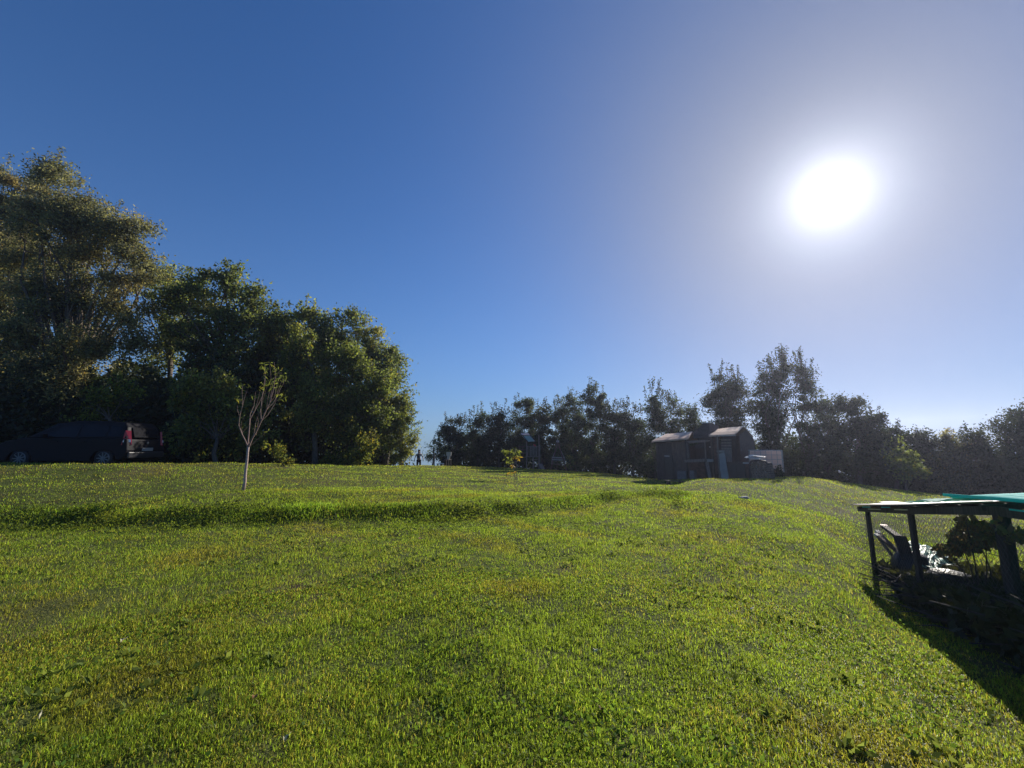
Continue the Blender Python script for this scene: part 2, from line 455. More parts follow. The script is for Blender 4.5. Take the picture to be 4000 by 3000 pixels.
def make_grass():
    Vs, Fs, Cs, off = [], [], [], 0
    def addb(x, y, r, h, w, lean, quads=True, colmul=None):
        nonlocal off
        V, Fq, k = blades(x, y, r, h, w, lean, quads)
        c = blade_colors(x, y, len(x))
        if colmul is not None: c = c * colmul
        Vs.append(V); Fs.append(Fq + off); Cs.append(np.repeat(c, k, 0)); off += len(V)
    # close lawn, then ever wider blades with distance (never thinner than a pixel or so)
    for n, r0, r1, p, quads in ((560000, 1.5, 5.5, 1.25, True), (620000, 5.5, 13, 1.3, False), (380000, 13, 33, 1.2, False)):
        x, y, r = sample_sector(n, r0, r1, -66, 62, p)
        k = clump_mask(x, y, r); x, y, r = x[k], y[k], r[k]
        tuft = np.clip(.5 + .6*patch(x, y, 3.3, 5) + .4*patch(x, y, 9, 1), 0, 1)
        h = (.014 + .034*tuft*RNG.random(len(x)) + .012*RNG.random(len(x))) * (1 + .02*np.clip(r - 5, 0, 12))
        w = np.maximum(.0042, .00105 * r) * (.7 + .6*RNG.random(len(x)))
        addb(x, y, r, h, w, 1.0, quads)
    # rough, unmown grass on the bank
    n = 90000
    a = R(-66) + RNG.random(n) * R(66 + 23)
    r2 = np.interp(a, AZ, RR[:, 2]); r3 = np.interp(a, AZ, RR[:, 3])
    t = RNG.normal(.72, .24, n)
    r = r2 + (r3 - r2) * t
    x, y = r*np.sin(a), r*np.cos(a)
    k = RNG.random(n) < np.clip(.5 + .6*patch(x, y, 1.1, 2.2) + .4*patch(x, y, 3, .3), .12, 1)
    x, y, r, t = x[k], y[k], r[k], t[k]
    hh = (.02 + .085*RNG.random(len(x))**1.6) * np.clip(.9 + .6*patch(x, y, .8, 1.1), .4, 1.5) * np.clip(1.3 - np.abs(t - .5), .3, 1)
    addb(x, y, r, hh, .011 * np.ones(len(x)), .55, True, np.array([.85, .93, .85]) * (.65 + .7*np.clip(.5 + .8*patch(np.repeat(x, 1), y, 1.9, 3.3), 0, 1))[:, None])
    o = np_mesh('grass', np.vstack(Vs), np.vstack(Fs), M['grass'], colors=np.vstack(Cs))
    tag(o, 'short mown green grass of the lawn with rough tufts along the bank', 'grass', kind='stuff')
make_grass()
# ------------------------------------------------------------------ trees and shrubs
def leaf_quads(P0, size, aspect, droop=0.0, dirs=None):
    """diamond leaves, folded along nothing, turned at random"""
    n = len(P0)
    if dirs is None:
        d = RNG.normal(size=(n, 3)); d[:, 2] -= droop
    else:
        d = dirs + RNG.normal(size=(n, 3)) * .35
    d /= np.linalg.norm(d, axis=1)[:, None] + 1e-9
    q = RNG.normal(size=(n, 3)); q[:, 2] *= .7
    s = np.cross(d, q); s /= np.linalg.norm(s, axis=1)[:, None] + 1e-9
    L = (size * (.6 + .8 * RNG.random(n)))[:, None]; W = L * aspect
    V = np.stack([P0, P0 + d*L*.45 + s*W*.5, P0 + d*L, P0 + d*L*.5 - s*W*.5], 1).reshape(-1, 3)
    b = np.arange(n) * 4
    return V, np.stack([b, b+1, b+2, b+3], 1)
LEAF = {
 'row':    leafmat('hedgerow_leaf', (.040, .062, .030), (.13, .18, .05), .30, .6, spec=.25),
 'wood':   leafmat('woodland_leaf', (.080, .105, .038), (.32, .38, .08), .44, .6),
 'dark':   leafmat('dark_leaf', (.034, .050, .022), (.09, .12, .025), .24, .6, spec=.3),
 'green':  leafmat('green_leaf', (.085, .115, .034), (.36, .42, .07), .45, .55),
 'olive':  leafmat('olive_leaf', (.10, .125, .036), (.32, .38, .06), .42, .55),
 'brown':  leafmat('browning_leaf', (.125, .13, .062), (.38, .37, .12), .44, .6),
 'bright': leafmat('bright_leaf', (.10, .13, .030), (.30, .34, .05), .45, .7, spec=.12),
}
def unit(n):
    v = RNG.normal(size=(n, 3)); return v / np.linalg.norm(v, axis=1)[:, None]
def tree(name, label, cat, base_u, y, lobes, leaf='green', size=.17, aspect=.5, lai=4.0, group=None,
         trunk=.14, shoots=0, shoot_len=1.0, clump=.42, base_y=None, side=0, limbs=14, deep=.8, yellow=.06, jit=.25, bark='bark', grow=1.0, crownname='crown', extra_trunks=()):
    by = base_y or y
    g = G(base_u, by)
    g.z -= .12
    root = empty(name, g, label, cat, group)
    g0 = np.array(g)
    CC, RD = [], []
    for lb in lobes:
        u, v, ru, rv = lb[:4]; dy = lb[4] if len(lb) > 4 else 0.0
        yy = y + dy
        c = P(u, v, yy)
        k = math.sqrt(1 + ((u-2000)/F)**2)
        rx, rz = ru / F * yy * grow, rv / F * yy * grow
        CC.append(np.array(c)); RD.append(np.array([rx, max(.35*rx, min(rx, rz*1.1)) * deep, rz]))
    area = [math.pi * r[0] * r[2] for r in RD]
    pts, cen = [], []
    for c, r, A in zip(CC, RD, area):
        nl = int(lai * A / (size * size * aspect * .55))
        nc = max(4, int(A * 1.1 / (clump * clump)))
        d = unit(nc)
        cl = c + d * r * (RNG.random(nc)[:, None] ** .45) * (1 + jit * RNG.normal(size=(nc, 1)) * .5)
        w = RNG.random(nc) ** 2 + .06
        idx = RNG.choice(nc, nl, p=w / w.sum())
        cr = clump * (.5 + RNG.random(nc))
        off = RNG.normal(size=(nl, 3)) * cr[idx][:, None] * np.array([.5, .5, .38])
        p = cl[idx] + off
        pts.append(p); cen.append(cl)
    p = np.vstack(pts); cen = np.vstack(cen)
    # shoots standing out of the crown
    wood = MB(); rootv = Vector(g)
    sp, sd = [], []
    tops = sorted(zip(CC, RD), key=lambda t: -(t[0][2] + t[1][2]))[:max(2, len(CC)//2)]
    def shoot(o, d, L):
        o = Vector(o); d = Vector(d).normalized(); e = o + d*L; m = o + d*L*.5 + Vector(RNG.normal(size=3)*.04*L)
        wood.tube([o - rootv, m - rootv, e - rootv], [.018, .012, .006], 3, False)
        k = int(10 + 22 * L)
        t = RNG.random(k) ** .7
        q = np.array(o) + (np.array(e) - np.array(o)) * t[:, None] + RNG.normal(size=(k, 3)) * size * .35
        sp.append(q)
    for i in range(shoots):
        c, r = tops[i % len(tops)]
        a = RNG.random() * 2 * math.pi; q = RNG.random() ** .5 * .85
        o = c + r * np.array([math.cos(a)*q, math.sin(a)*q, math.sqrt(1-q*q) - .15])
        shoot(o, (RNG.normal()*.16, RNG.normal()*.16, 1), shoot_len*(.5+.8*RNG.random()))
    for i in range(side):         # thin twigs reaching sideways from the right flank
        j = RNG.integers(len(CC)); c, r = CC[j], RD[j]
        t = RNG.random()*1.4 - .7
        o = c + r * np.array([math.cos(t)*.85, RNG.normal()*.2, math.sin(t)*.85])
        shoot(o, (1, RNG.normal()*.3, .45 + RNG.normal()*.3), shoot_len*(.5+.7*RNG.random()))
    if sp: p = np.vstack([p] + sp)
    # keep leaves above the ground
    gh = height(p[:, 0], p[:, 1]); p[:, 2] = np.maximum(p[:, 2], gh + .03 + .1*RNG.random(len(p)))
    V, Fq = leaf_quads(p - g0, size, aspect, droop=.3)
    n = len(p)
    # leaf colour drifts from clump to clump and leaf to leaf
    ph = RNG.random()*9
    drift = np.sin(p[:, 0]*1.1 + ph) * np.sin(p[:, 2]*1.3 + ph*2) * np.sin(p[:, 1]*.9 + ph)
    base = np.ones((n, 3)) * (.95 + .35*drift[:, None]) * (.4 + 1.2*RNG.random((n, 1)))
    base[:, 0] *= 1 + .25*np.clip(drift, 0, 1)
    yl = RNG.random(n) < yellow
    base[yl] = np.array([1.9, 1.3, .8]) * (.6 + .6*RNG.random((yl.sum(), 1)))
    np_mesh(crownname, V, Fq, LEAF[leaf], root, colors=np.repeat(base, 4, 0))
    # trunk and limbs reaching to the clumps
    low = min(c[2] - .3*r[2] for c, r in zip(CC, RD))
    mid = np.average(np.array(CC), axis=0, weights=area)
    fork = Vector((g.x*.55 + mid[0]*.45, g.y*.6 + mid[1]*.4, min(max(low, g.z + .25*(mid[2]-g.z)), mid[2])))
    for tx in ((0.0,) + tuple(extra_trunks)):
        b0 = Vector((tx, RNG.normal()*.15 if tx else 0, 0))
        f = fork - rootv + Vector((tx*.8, 0, 0)); m = (b0 + f)*.5 + Vector((RNG.normal()*.12, RNG.normal()*.1, 0))*min(1, trunk*7)
        wood.tube([b0, b0 + (m-b0)*.5 + Vector((.0, 0, 0)), m, f], [trunk*1.25, trunk, trunk*.9, trunk*.75], 8)
    sel = RNG.choice(len(cen), min(limbs, len(cen)), replace=False)
    for i in sel:
        e = Vector(cen[i]) - rootv; s = fork - rootv + Vector((RNG.normal()*.3, RNG.normal()*.3, -RNG.random())) * trunk * (.5 if trunk > .06 else .1)
        L = (e - s).length
        m = s.lerp(e, .5) + Vector((RNG.normal()*.08*L, RNG.normal()*.08*L, .10*L))
        wood.tube([s, m, e], [trunk*.4, trunk*.2, trunk*.06], 5, False)
        for _ in range(2):
            e2 = m.lerp(e, .3+.5*RNG.random()); t = e2 + Vector(RNG.normal(size=3))*min(.16*L, .35)
            wood.tube([e2, t], [trunk*.16, trunk*.05], 4, False)

    wood.build('trunk', M[bark], root, smooth=True)
    return root
LW = 'big trees of the wood on the left'
tree('woodland_tree', 'brownish feathery tree crown cut by the left edge, tops behind the dark car', 'tree', -40, 23.5,
     [(40,740,95,110),(-70,830,150,190),(60,930,140,130),(-90,1080,200,200),(40,1180,160,140),(-60,1330,200,140),(60,1440,170,90)],
     'brown', .15, .42, 4.2, LW, grow=1.1, trunk=.28, shoots=10, shoot_len=.9, clump=.7, limbs=26, yellow=.05)
tree('woodland_tree', 'tallest tree of the wood, olive and rust-brown feathery crown rising at far left', 'tree', 260, 21,
     [(190,680,70,88),(235,780,110,100),(330,850,110,100),(430,880,100,105),(505,930,80,95),(270,920,160,90),(520,1015,85,62),(590,1070,50,42),
      (140,850,90,110),(390,990,120,70),(330,1130,180,85),(170,1180,170,100),(480,1190,105,80),(110,1330,160,100),(60,1010,120,100,1),(240,1060,110,90,1),(300,1240,130,90,1),(330,1350,200,85,-.8),(530,1300,70,85,-.5),(180,1480,150,60,-1)],
     'brown', .15, .42, 4.2, LW, grow=1.06, trunk=.3, shoots=18, shoot_len=.9, clump=.62, limbs=46, yellow=.04)
tree('woodland_tree', 'thin airy green tree between the tallest tree and the dark forked one', 'tree', 640, 24.5,
     [(640,1090,60,50),(700,1120,60,60),(590,1130,60,60),(655,1200,80,75),(700,1300,90,90),(620,1380,80,80)], 'wood', .17, .5, 3.4, LW, trunk=.16, shoots=6, clump=.55, limbs=22)
tree('woodland_tree', 'dark green tree with a knobbly top standing just left of the bare-branched sapling', 'tree', 840, 22,
     [(885,1090,80,58),(850,1160,85,80),(950,1170,62,72),(755,1150,85,78),(700,1185,62,62),(890,1270,100,80),(965,1250,50,80),(750,1290,120,80),(840,1390,160,70),(940,1340,80,60)],
     'wood', .17, .55, 4.3, LW, grow=1.08, trunk=.24, shoots=10, shoot_len=.6, clump=.55, limbs=34, yellow=.05)
tree('woodland_tree', 'broad very dark tree whose crown rises directly behind the sapling', 'tree', 1120, 24.5,
     [(1110,1235,75,55),(1060,1275,60,60),(1235,1240,72,58),(1290,1270,45,50),(1150,1330,140,85),(1040,1380,85,100),(1260,1350,105,85),(1110,1440,140,90),(1000,1480,90,80),(1285,1450,80,75)],
     'wood', .17, .55, 5.2, LW, grow=1.08, trunk=.24, shoots=12, shoot_len=.6, clump=.55, limbs=26, yellow=.04)
tree('woodland_tree', 'loose green crown stepping down at the right of the dark tree', 'tree', 1430, 25.5,
     [(1380,1265,48,48),(1440,1300,55,45),(1350,1340,75,75),(1465,1365,45,60),(1520,1400,42,50),(1540,1450,35,60),(1430,1410,80,70)],
     'wood', .16, .55, 4.2, LW, grow=1.1, trunk=.2, shoots=8, shoot_len=.5, clump=.5, limbs=22)
tree('ivy_covered_tree', 'column of sunlit yellow-green climbers running down the front of the wood', 'tree', 1230, 21.6,
     [(1175,1330,48,55),(1155,1400,55,75),(1190,1480,60,75),(1235,1540,65,75),(1270,1610,70,70),(1310,1660,70,55),(1200,1640,70,80)],
     'olive', .14, .6, 4.6, LW, grow=1.1, trunk=.16, shoots=6, shoot_len=.4, clump=.42, limbs=12, yellow=.07)
tree('woodland_tree', 'full yellow-green tree clothed to the lawn near the end of the wood', 'tree', 1400, 22.8,
     [(1330,1400,80,75),(1405,1440,70,60),(1400,1520,90,85),(1450,1600,90,90),(1360,1590,70,80),(1400,1690,110,80),(1440,1755,80,50),(1480,1500,50,60)],
     'olive', .15, .55, 5, LW, grow=1.08, trunk=.18, shoots=6, shoot_len=.4, clump=.45, limbs=14, yellow=.05)
tree('woodland_tree', 'blue-green rounded tree forming the right shoulder of the wood', 'tree', 1500, 24.5,
     [(1500,1440,50,60),(1530,1500,55,70),(1545,1580,48,80),(1500,1570,60,90),(1520,1670,70,80)],
     'wood', .15, .55, 5.0, LW, grow=1.08, trunk=.17, shoots=5, shoot_len=.4, clump=.42, limbs=12)
tree('willow_bush', 'grey-green wispy bush with twigs reaching out over the blue gap', 'bush', 1565, 24,
     [(1560,1620,50,70),(1575,1690,48,70),(1545,1740,60,60),(1578,1750,30,50)],
     'green', .15, .3, 3.2, None, trunk=.08, shoots=6, shoot_len=.5, clump=.35, side=38, limbs=14, yellow=.08)
tree('bramble_bush', 'sunlit bramble spilling onto the lawn at the foot of the yellow-green tree', 'bush', 1380, 21.0,
     [(1340,1790,70,24),(1410,1775,60,36),(1290,1795,45,20),(1440,1740,40,50)],
     'bright', .12, .6, 3.4, None, trunk=.04, shoots=5, shoot_len=.4, clump=.28, limbs=8, yellow=.15)
tree('dark_bush', 'low shadowy blue-green bush between the willow bush and the person', 'bush', 1540, 25.5,
     [(1515,1790,55,34),(1570,1797,30,24)], 'dark', .14, .6, 4, None, trunk=.05, clump=.35, limbs=6)
tree('sunlit_bush', 'pale leafy bush catching the sun above the parked car', 'bush', 430, 18.3,
     [(450,1525,70,34),(400,1555,80,34),(500,1545,40,30),(380,1620,110,60,.8)], 'bright', .14, .6, 2.2, None, trunk=.08, shoots=6, shoot_len=.5, clump=.33, limbs=14, yellow=.1)
tree('tall_shrub', 'long dark shrub with a sunlit yellow-green top left of the sapling', 'bush', 850, 18.6,
     [(720,1500,60,26),(800,1495,55,26),(870,1488,60,22),(770,1560,120,70,.6),(930,1560,110,70,.6),(780,1680,140,110,.9),(960,1680,120,110,.9)],
     'olive', .15, .6, 3.6, None, trunk=.1, shoots=10, shoot_len=.4, clump=.36, limbs=16, yellow=.08)
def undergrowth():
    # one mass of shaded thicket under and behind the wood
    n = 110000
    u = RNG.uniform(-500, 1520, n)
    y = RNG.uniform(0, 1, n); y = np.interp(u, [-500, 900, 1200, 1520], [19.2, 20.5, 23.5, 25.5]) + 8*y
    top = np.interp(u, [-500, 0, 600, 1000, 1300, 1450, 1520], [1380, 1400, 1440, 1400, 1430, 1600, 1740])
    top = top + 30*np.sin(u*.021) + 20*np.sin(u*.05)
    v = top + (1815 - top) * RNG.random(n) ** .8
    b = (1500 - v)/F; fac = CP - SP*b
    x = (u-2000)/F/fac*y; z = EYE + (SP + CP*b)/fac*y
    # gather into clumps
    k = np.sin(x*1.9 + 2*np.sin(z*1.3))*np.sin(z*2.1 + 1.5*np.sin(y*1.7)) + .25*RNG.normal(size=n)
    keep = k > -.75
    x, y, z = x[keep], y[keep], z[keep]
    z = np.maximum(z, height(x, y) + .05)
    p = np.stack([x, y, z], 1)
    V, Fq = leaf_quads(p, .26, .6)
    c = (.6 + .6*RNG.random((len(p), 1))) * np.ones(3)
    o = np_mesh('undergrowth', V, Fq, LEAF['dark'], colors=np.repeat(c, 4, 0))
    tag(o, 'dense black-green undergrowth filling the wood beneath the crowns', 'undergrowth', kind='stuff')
undergrowth()
# ---- the row of trees behind the playground and the shed
HR = 'row of garden trees along the far side'
def ht(label, u, y, lobes, leaf='dark', shoots=10, sl=.8, **k):
    k.setdefault('size', .125); k.setdefault('lai', 4.2); k.setdefault('grow', 1.14); k.setdefault('trunk', .09)
    k.setdefault('clump', .42); k.setdefault('limbs', 18)
    return tree('hedgerow_tree', label, 'tree', u, y, lobes, leaf, group=HR, shoots=shoots, shoot_len=sl, **k)
tree('olive_shrub', 'small loose olive shrub in the sky gap beside two thin posts', 'bush', 1685, 31,
     [(1678,1790,22,30),(1703,1745,20,30),(1715,1775,26,35)], 'olive', .13, .4, 2.3, None, trunk=.05, shoots=12, shoot_len=.5, clump=.35, limbs=10)
ht('dark blue-green tree at the left end of the far row, two spiky tops', 1760, 32, [(1748,1690,30,50),(1795,1690,26,55),(1765,1740,50,60),(1770,1790,50,30)])
ht('narrow upright tree with brushy shoots, second from the left end of the row', 1870, 33, [(1868,1655,36,42),(1850,1710,45,50),(1865,1765,50,50)], 'row', 14, .9)
ht('round-topped dark tree left of the play tower canopy', 1955, 33, [(1955,1640,50,42),(1930,1690,50,50),(1975,1740,60,60),(1900,1750,40,55)], lai=3.8)
ht('taller green-topped tree rising behind the play tower', 2050, 34, [(2045,1585,42,36),(2065,1625,55,45),(2035,1690,60,60),(2050,1760,60,60)], 'row', 10, .5, yellow=.1)
ht('fine-leaved tree just right of the play tower canopy', 2125, 33, [(2120,1625,30,42),(2115,1690,42,55),(2120,1760,42,60)], 'dark', 12, .7)
ht('bushy olive tree with many upright shoots above the swing seat', 2180, 33, [(2180,1615,38,42),(2180,1680,46,55),(2185,1755,48,60)], 'row', 16, .8)
ht('pale-tipped tree between the swing seat and the spiky tallest one', 2245, 32, [(2240,1590,32,45),(2245,1660,44,55),(2250,1740,45,70),(2240,1800,45,30)], 'row', 10, .8, lai=3.4)
ht('tallest tree of the middle row with long curving spikes on its head', 2315, 31, [(2305,1560,32,46),(2335,1585,30,45),(2310,1640,55,50),(2305,1710,55,60),(2320,1780,55,50)], 'row', 16, .9)
ht('flat-topped very dark tree with little shoots like fingers', 2400, 30, [(2390,1620,42,36),(2425,1630,30,36),(2400,1690,55,60),(2400,1770,55,60)], 'dark', 16, .6, lai=5)
ht('dark tree with thin paired tips next to the shed-side gap', 2475, 29, [(2460,1630,24,44),(2490,1650,24,44),(2475,1710,44,55),(2470,1790,52,55)], 'dark', 14, .7)
ht('spiky twin-headed tree rising over the left end of the shed roof', 2560, 28, [(2550,1575,32,46),(2585,1600,30,44),(2565,1660,52,55),(2545,1740,50,60),(2530,1810,45,40)], 'row', 16, .9, lai=3.6)
ht('thin airy tree over the middle of the left shed roof', 2630, 28, [(2625,1600,26,46),(2640,1650,36,45),(2635,1720,46,55),(2640,1790,50,60)], 'row', 12, .7, lai=3.4)
ht('low olive tree in the dip directly left of the chimney', 2700, 27, [(2700,1630,26,32),(2705,1675,42,40),(2700,1740,50,60),(2700,1800,50,50)], 'row', 8, .5, yellow=.08)
ht('broad dome-shaped tree over the right shed roof', 2830, 27, [(2825,1520,48,48),(2870,1530,36,42),(2790,1580,48,50),(2890,1580,45,55),(2835,1620,70,60),(2830,1700,90,60),(2840,1780,90,70)], 'dark', 26, 1.0, trunk=.13, clump=.45, limbs=26)
ht('tallest ragged tree behind the white water tank, top shoots in the glare', 3020, 26, [(3035,1470,38,46),(3060,1440,24,34),(3000,1500,32,50),(3020,1560,60,60),(3045,1640,62,65),(3000,1700,55,70),(3030,1790,75,70)], 'dark', 30, 1.1, trunk=.13, limbs=26)
ht('narrow column-shaped tree standing next to the tallest ragged one', 3140, 26, [(3125,1450,26,46),(3150,1500,32,60),(3160,1570,34,65),(3165,1650,36,70),(3160,1740,46,80),(3165,1820,55,50)], 'dark', 16, .9, trunk=.12, lai=3.6)
ht('small sparse tree filling the slope between the column and the round one', 3225, 26, [(3215,1590,26,44),(3225,1660,40,60),(3230,1750,50,80),(3225,1830,50,40)], 'row', 8, .6, lai=3.3)
ht('wide round-headed tree stepping down to the right of the column', 3340, 25, [(3275,1600,44,38),(3340,1615,58,42),(3410,1640,48,42),(3300,1680,80,60),(3410,1710,75,70),(3330,1770,110,80),(3400,1830,80,50)], 'dark', 8, .4, trunk=.14, lai=5.2, clump=.45, grow=1.02)
ht('low drooping tree where the row dips under the pale cloud streak', 3490, 25, [(3480,1690,48,34),(3540,1720,44,30),(3500,1760,85,60),(3470,1830,75,50)], 'dark', 10, .4, lai=5, grow=1.02)
tree('sunlit_bush', 'leafy bush with pale glinting leaves in front of the dark row at right', 'bush', 3525, 21.8,
     [(3505,1760,36,34),(3550,1800,42,34),(3515,1830,66,36),(3570,1835,42,28)], 'olive', .14, .55, 3.2, None, trunk=.06, shoots=6, shoot_len=.4, clump=.34, limbs=10)
ht('squat dusky tree with a small tuft, right of the glinting bush', 3615, 25, [(3600,1715,40,26),(3630,1745,66,40),(3620,1810,95,60),(3640,1865,80,40)], 'dark', 8, .4, lai=5, grow=1.02)
ht('squat dusky tree with a conical tuft left of the fan-shaped one', 3715, 24.5, [(3700,1705,26,26),(3720,1745,62,38),(3720,1815,95,65),(3710,1885,80,40)], 'brown', 6, .4, lai=5, grow=1.02)
ht('fan-shaped low tree near the right end of the row', 3805, 24, [(3800,1700,46,26),(3820,1745,66,40),(3820,1820,100,75),(3800,1890,90,50)], 'dark', 8, .4, lai=5, grow=1.02)
ht('taller bushy tree cut off by the right edge of the picture', 3985, 22.5, [(3995,1640,50,42),(3930,1690,42,44),(4040,1670,60,70),(3980,1720,90,70),(3960,1800,100,80),(3990,1880,110,70),(4080,1780,90,110)], 'dark', 14, .5, trunk=.15, lai=5.2, clump=.45, grow=1.02)
# background thicket that closes the bottom of the far row
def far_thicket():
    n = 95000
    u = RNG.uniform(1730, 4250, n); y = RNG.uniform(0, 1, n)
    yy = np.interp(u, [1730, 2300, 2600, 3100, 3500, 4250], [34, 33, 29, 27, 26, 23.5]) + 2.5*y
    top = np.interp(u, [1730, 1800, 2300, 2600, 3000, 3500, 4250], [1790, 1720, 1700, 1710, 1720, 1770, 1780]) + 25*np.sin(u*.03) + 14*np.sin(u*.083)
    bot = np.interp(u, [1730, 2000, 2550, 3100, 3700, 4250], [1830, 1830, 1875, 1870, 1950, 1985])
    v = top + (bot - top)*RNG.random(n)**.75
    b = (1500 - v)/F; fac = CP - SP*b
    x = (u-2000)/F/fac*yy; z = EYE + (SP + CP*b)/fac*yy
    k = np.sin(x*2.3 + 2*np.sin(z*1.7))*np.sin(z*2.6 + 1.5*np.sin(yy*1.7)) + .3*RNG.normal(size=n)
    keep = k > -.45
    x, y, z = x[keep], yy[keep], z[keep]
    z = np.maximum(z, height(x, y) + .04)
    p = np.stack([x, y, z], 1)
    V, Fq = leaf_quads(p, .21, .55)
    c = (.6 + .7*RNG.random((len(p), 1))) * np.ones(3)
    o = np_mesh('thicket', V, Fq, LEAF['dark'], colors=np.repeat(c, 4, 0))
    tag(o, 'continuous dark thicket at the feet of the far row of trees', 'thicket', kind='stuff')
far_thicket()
# ------------------------------------------------------------------ plants on the lawn
def sapling():
    y = 10.75
    base = G(957, y); base.z -= .05
    root = empty('sapling', base, 'young bare-stemmed sapling with pale trunk and forked red-brown branches standing on the lawn', 'sapling')
    def q(u, v, dy=0.0): return P(u, v, y + dy) - base
    t = MB()
    t.tube([Vector((0, 0, 0)), q(957, 1880), q(957.5, 1856), q(961, 1825), q(965, 1795), q(967, 1770), q(970, 1745)], [.042, .036, .034, .032, .030, .028, .027], 8)
    t.build('trunk', M['pale_bark'], root, smooth=True)
    B = MB()
    def br(pts, r0, r1, dy0=0.0, dy1=0.0):
        n = len(pts)
        B.tube([q(p[0], p[1], dy0 + (dy1-dy0)*i/(n-1)) for i, p in enumerate(pts)], [r0 + (r1-r0)*i/(n-1) for i in range(n)], 5, False)
    br([(970,1750),(958,1722),(945,1697),(932,1661),(937,1621),(948,1581),(945,1523),(949,1498)], .020, .004, 0, -.35)
    br([(934,1622),(927,1600),(927,1582)], .007, .003, -.2, -.3)
    br([(946,1698),(941,1657),(945,1645),(952,1632)], .008, .003, 0, -.2)
    br([(945,1693),(958,1676),(968,1668)], .006, .003, 0, .1)
    br([(948,1581),(938,1565),(934,1557)], .005, .002, -.3, -.5)
    br([(948,1579),(958,1545),(966,1524)], .005, .002, -.2, -.1)
    br([(970,1750),(969,1720),(973,1675),(977,1636),(995,1603),(1017,1563),(1031,1527),(1038,1470)], .020, .004, 0, .25)
    br([(974,1660),(977,1618),(992,1585),(999,1527)], .010, .003, 0, .45)
    br([(995,1603),(1010,1552),(1017,1523)], .008, .003, .1, -.2)
    br([(971,1745),(985,1712),(1002,1683),(1024,1636),(1053,1574),(1068,1523),(1075,1469),(1071,1415)], .026, .004, 0, -.1)
    br([(1024,1636),(1040,1600),(1067,1574),(1089,1531),(1118,1476)], .014, .004, 0, .4)
    br([(1020,1645),(1018,1600),(1024,1550),(1035,1476),(1035,1422)], .010, .003, 0, .35)
    br([(1040,1602),(1045,1560),(1060,1495),(1053,1422)], .010, .003, 0, -.4)
    br([(990,1705),(998,1654),(1006,1630),(1017,1603),(1028,1560),(1042,1510)], .010, .003, 0, -.35)
    br([(1020,1645),(1046,1620),(1057,1603),(1075,1575),(1084,1530),(1104,1480)], .009, .003, 0, .5)
    br([(975,1745),(1002,1719),(1031,1697),(1042,1683)], .006, .002, 0, .2)
    br([(1053,1574),(1058,1540),(1066,1500),(1090,1450)], .010, .003, 0, -.2)
    br([(1053,1574),(1072,1550),(1082,1500),(1100,1455)], .009, .003, 0, .1)
    br([(1000,1700),(1010,1640),(1003,1628)], .005, .002, 0, .3)
    br([(1075,1570),(1090,1560),(1103,1540)], .006, .002, 0, -.1)
    B.build('branches', M['twig'], root, smooth=True)
    P0 = []
    def cl(u, v, ru, rv, n, dd=.35):
        for _ in range(max(4, int(n*.28))):
            a, r = RNG.random()*6.28, RNG.random()**.5
            P0.append(q(u + ru*r*math.cos(a), v + rv*r*math.sin(a), RNG.normal()*dd))
    cl(1050, 1430, 34, 18, 130); cl(1070, 1465, 45, 26, 200); cl(1105, 1475, 18, 16, 90, .2); cl(1100, 1548, 16, 15, 90, .15); cl(1045, 1500, 30, 18, 90)
    cl(1080, 1505, 24, 20, 90); cl(930, 1555, 13, 10, 55, .12); cl(955, 1505, 22, 7, 40); cl(945, 1520, 6, 10, 14); cl(885, 1577, 10, 6, 16, .1); cl(1045, 1683, 5, 6, 14, .05); cl(955, 1630, 5, 5, 10, .05); cl(950, 1662, 5, 4, 8, .05); cl(1020, 1520, 14, 10, 26); cl(985, 1547, 5, 4, 8, .05)
    V, Fq = leaf_quads(np.array([tuple(p) for p in P0]), .115, .18, droop=.5)
    n = len(P0); c = (.7 + .7*RNG.random((n, 1)))*np.ones(3); yl = RNG.random(n) < .12; c[yl] *= np.array([1.6, 1.15, .8])
    np_mesh('leaves', V, Fq, LEAF['bright'], root, colors=np.repeat(c, 4, 0))
sapling()
tree('leaning_shrub', 'small leaning shrub with yellowing leaves at the edge of the lawn behind the sapling', 'shrub', 1114, 16.6,
     [(1080,1752,22,15),(1096,1772,22,18),(1105,1795,20,17),(1043,1746,10,14),(1055,1762,18,8),(1143,1794,14,9),(1122,1808,16,12)], 'bright', .11, .5, 2.8, None, trunk=.03, shoots=3, shoot_len=.2, clump=.18, limbs=10, yellow=.2)
tree('small_shrub', 'knee-high shrub with spreading leaf sprays right of the swing seat', 'shrub', 2230, 28.6,
     [(2222,1790,14,10),(2236,1806,12,10),(2216,1812,10,8),(2232,1790,10,8)], 'olive', .16, .35, 2.4, None, trunk=.03, shoots=0, clump=.2, limbs=8, yellow=.15)
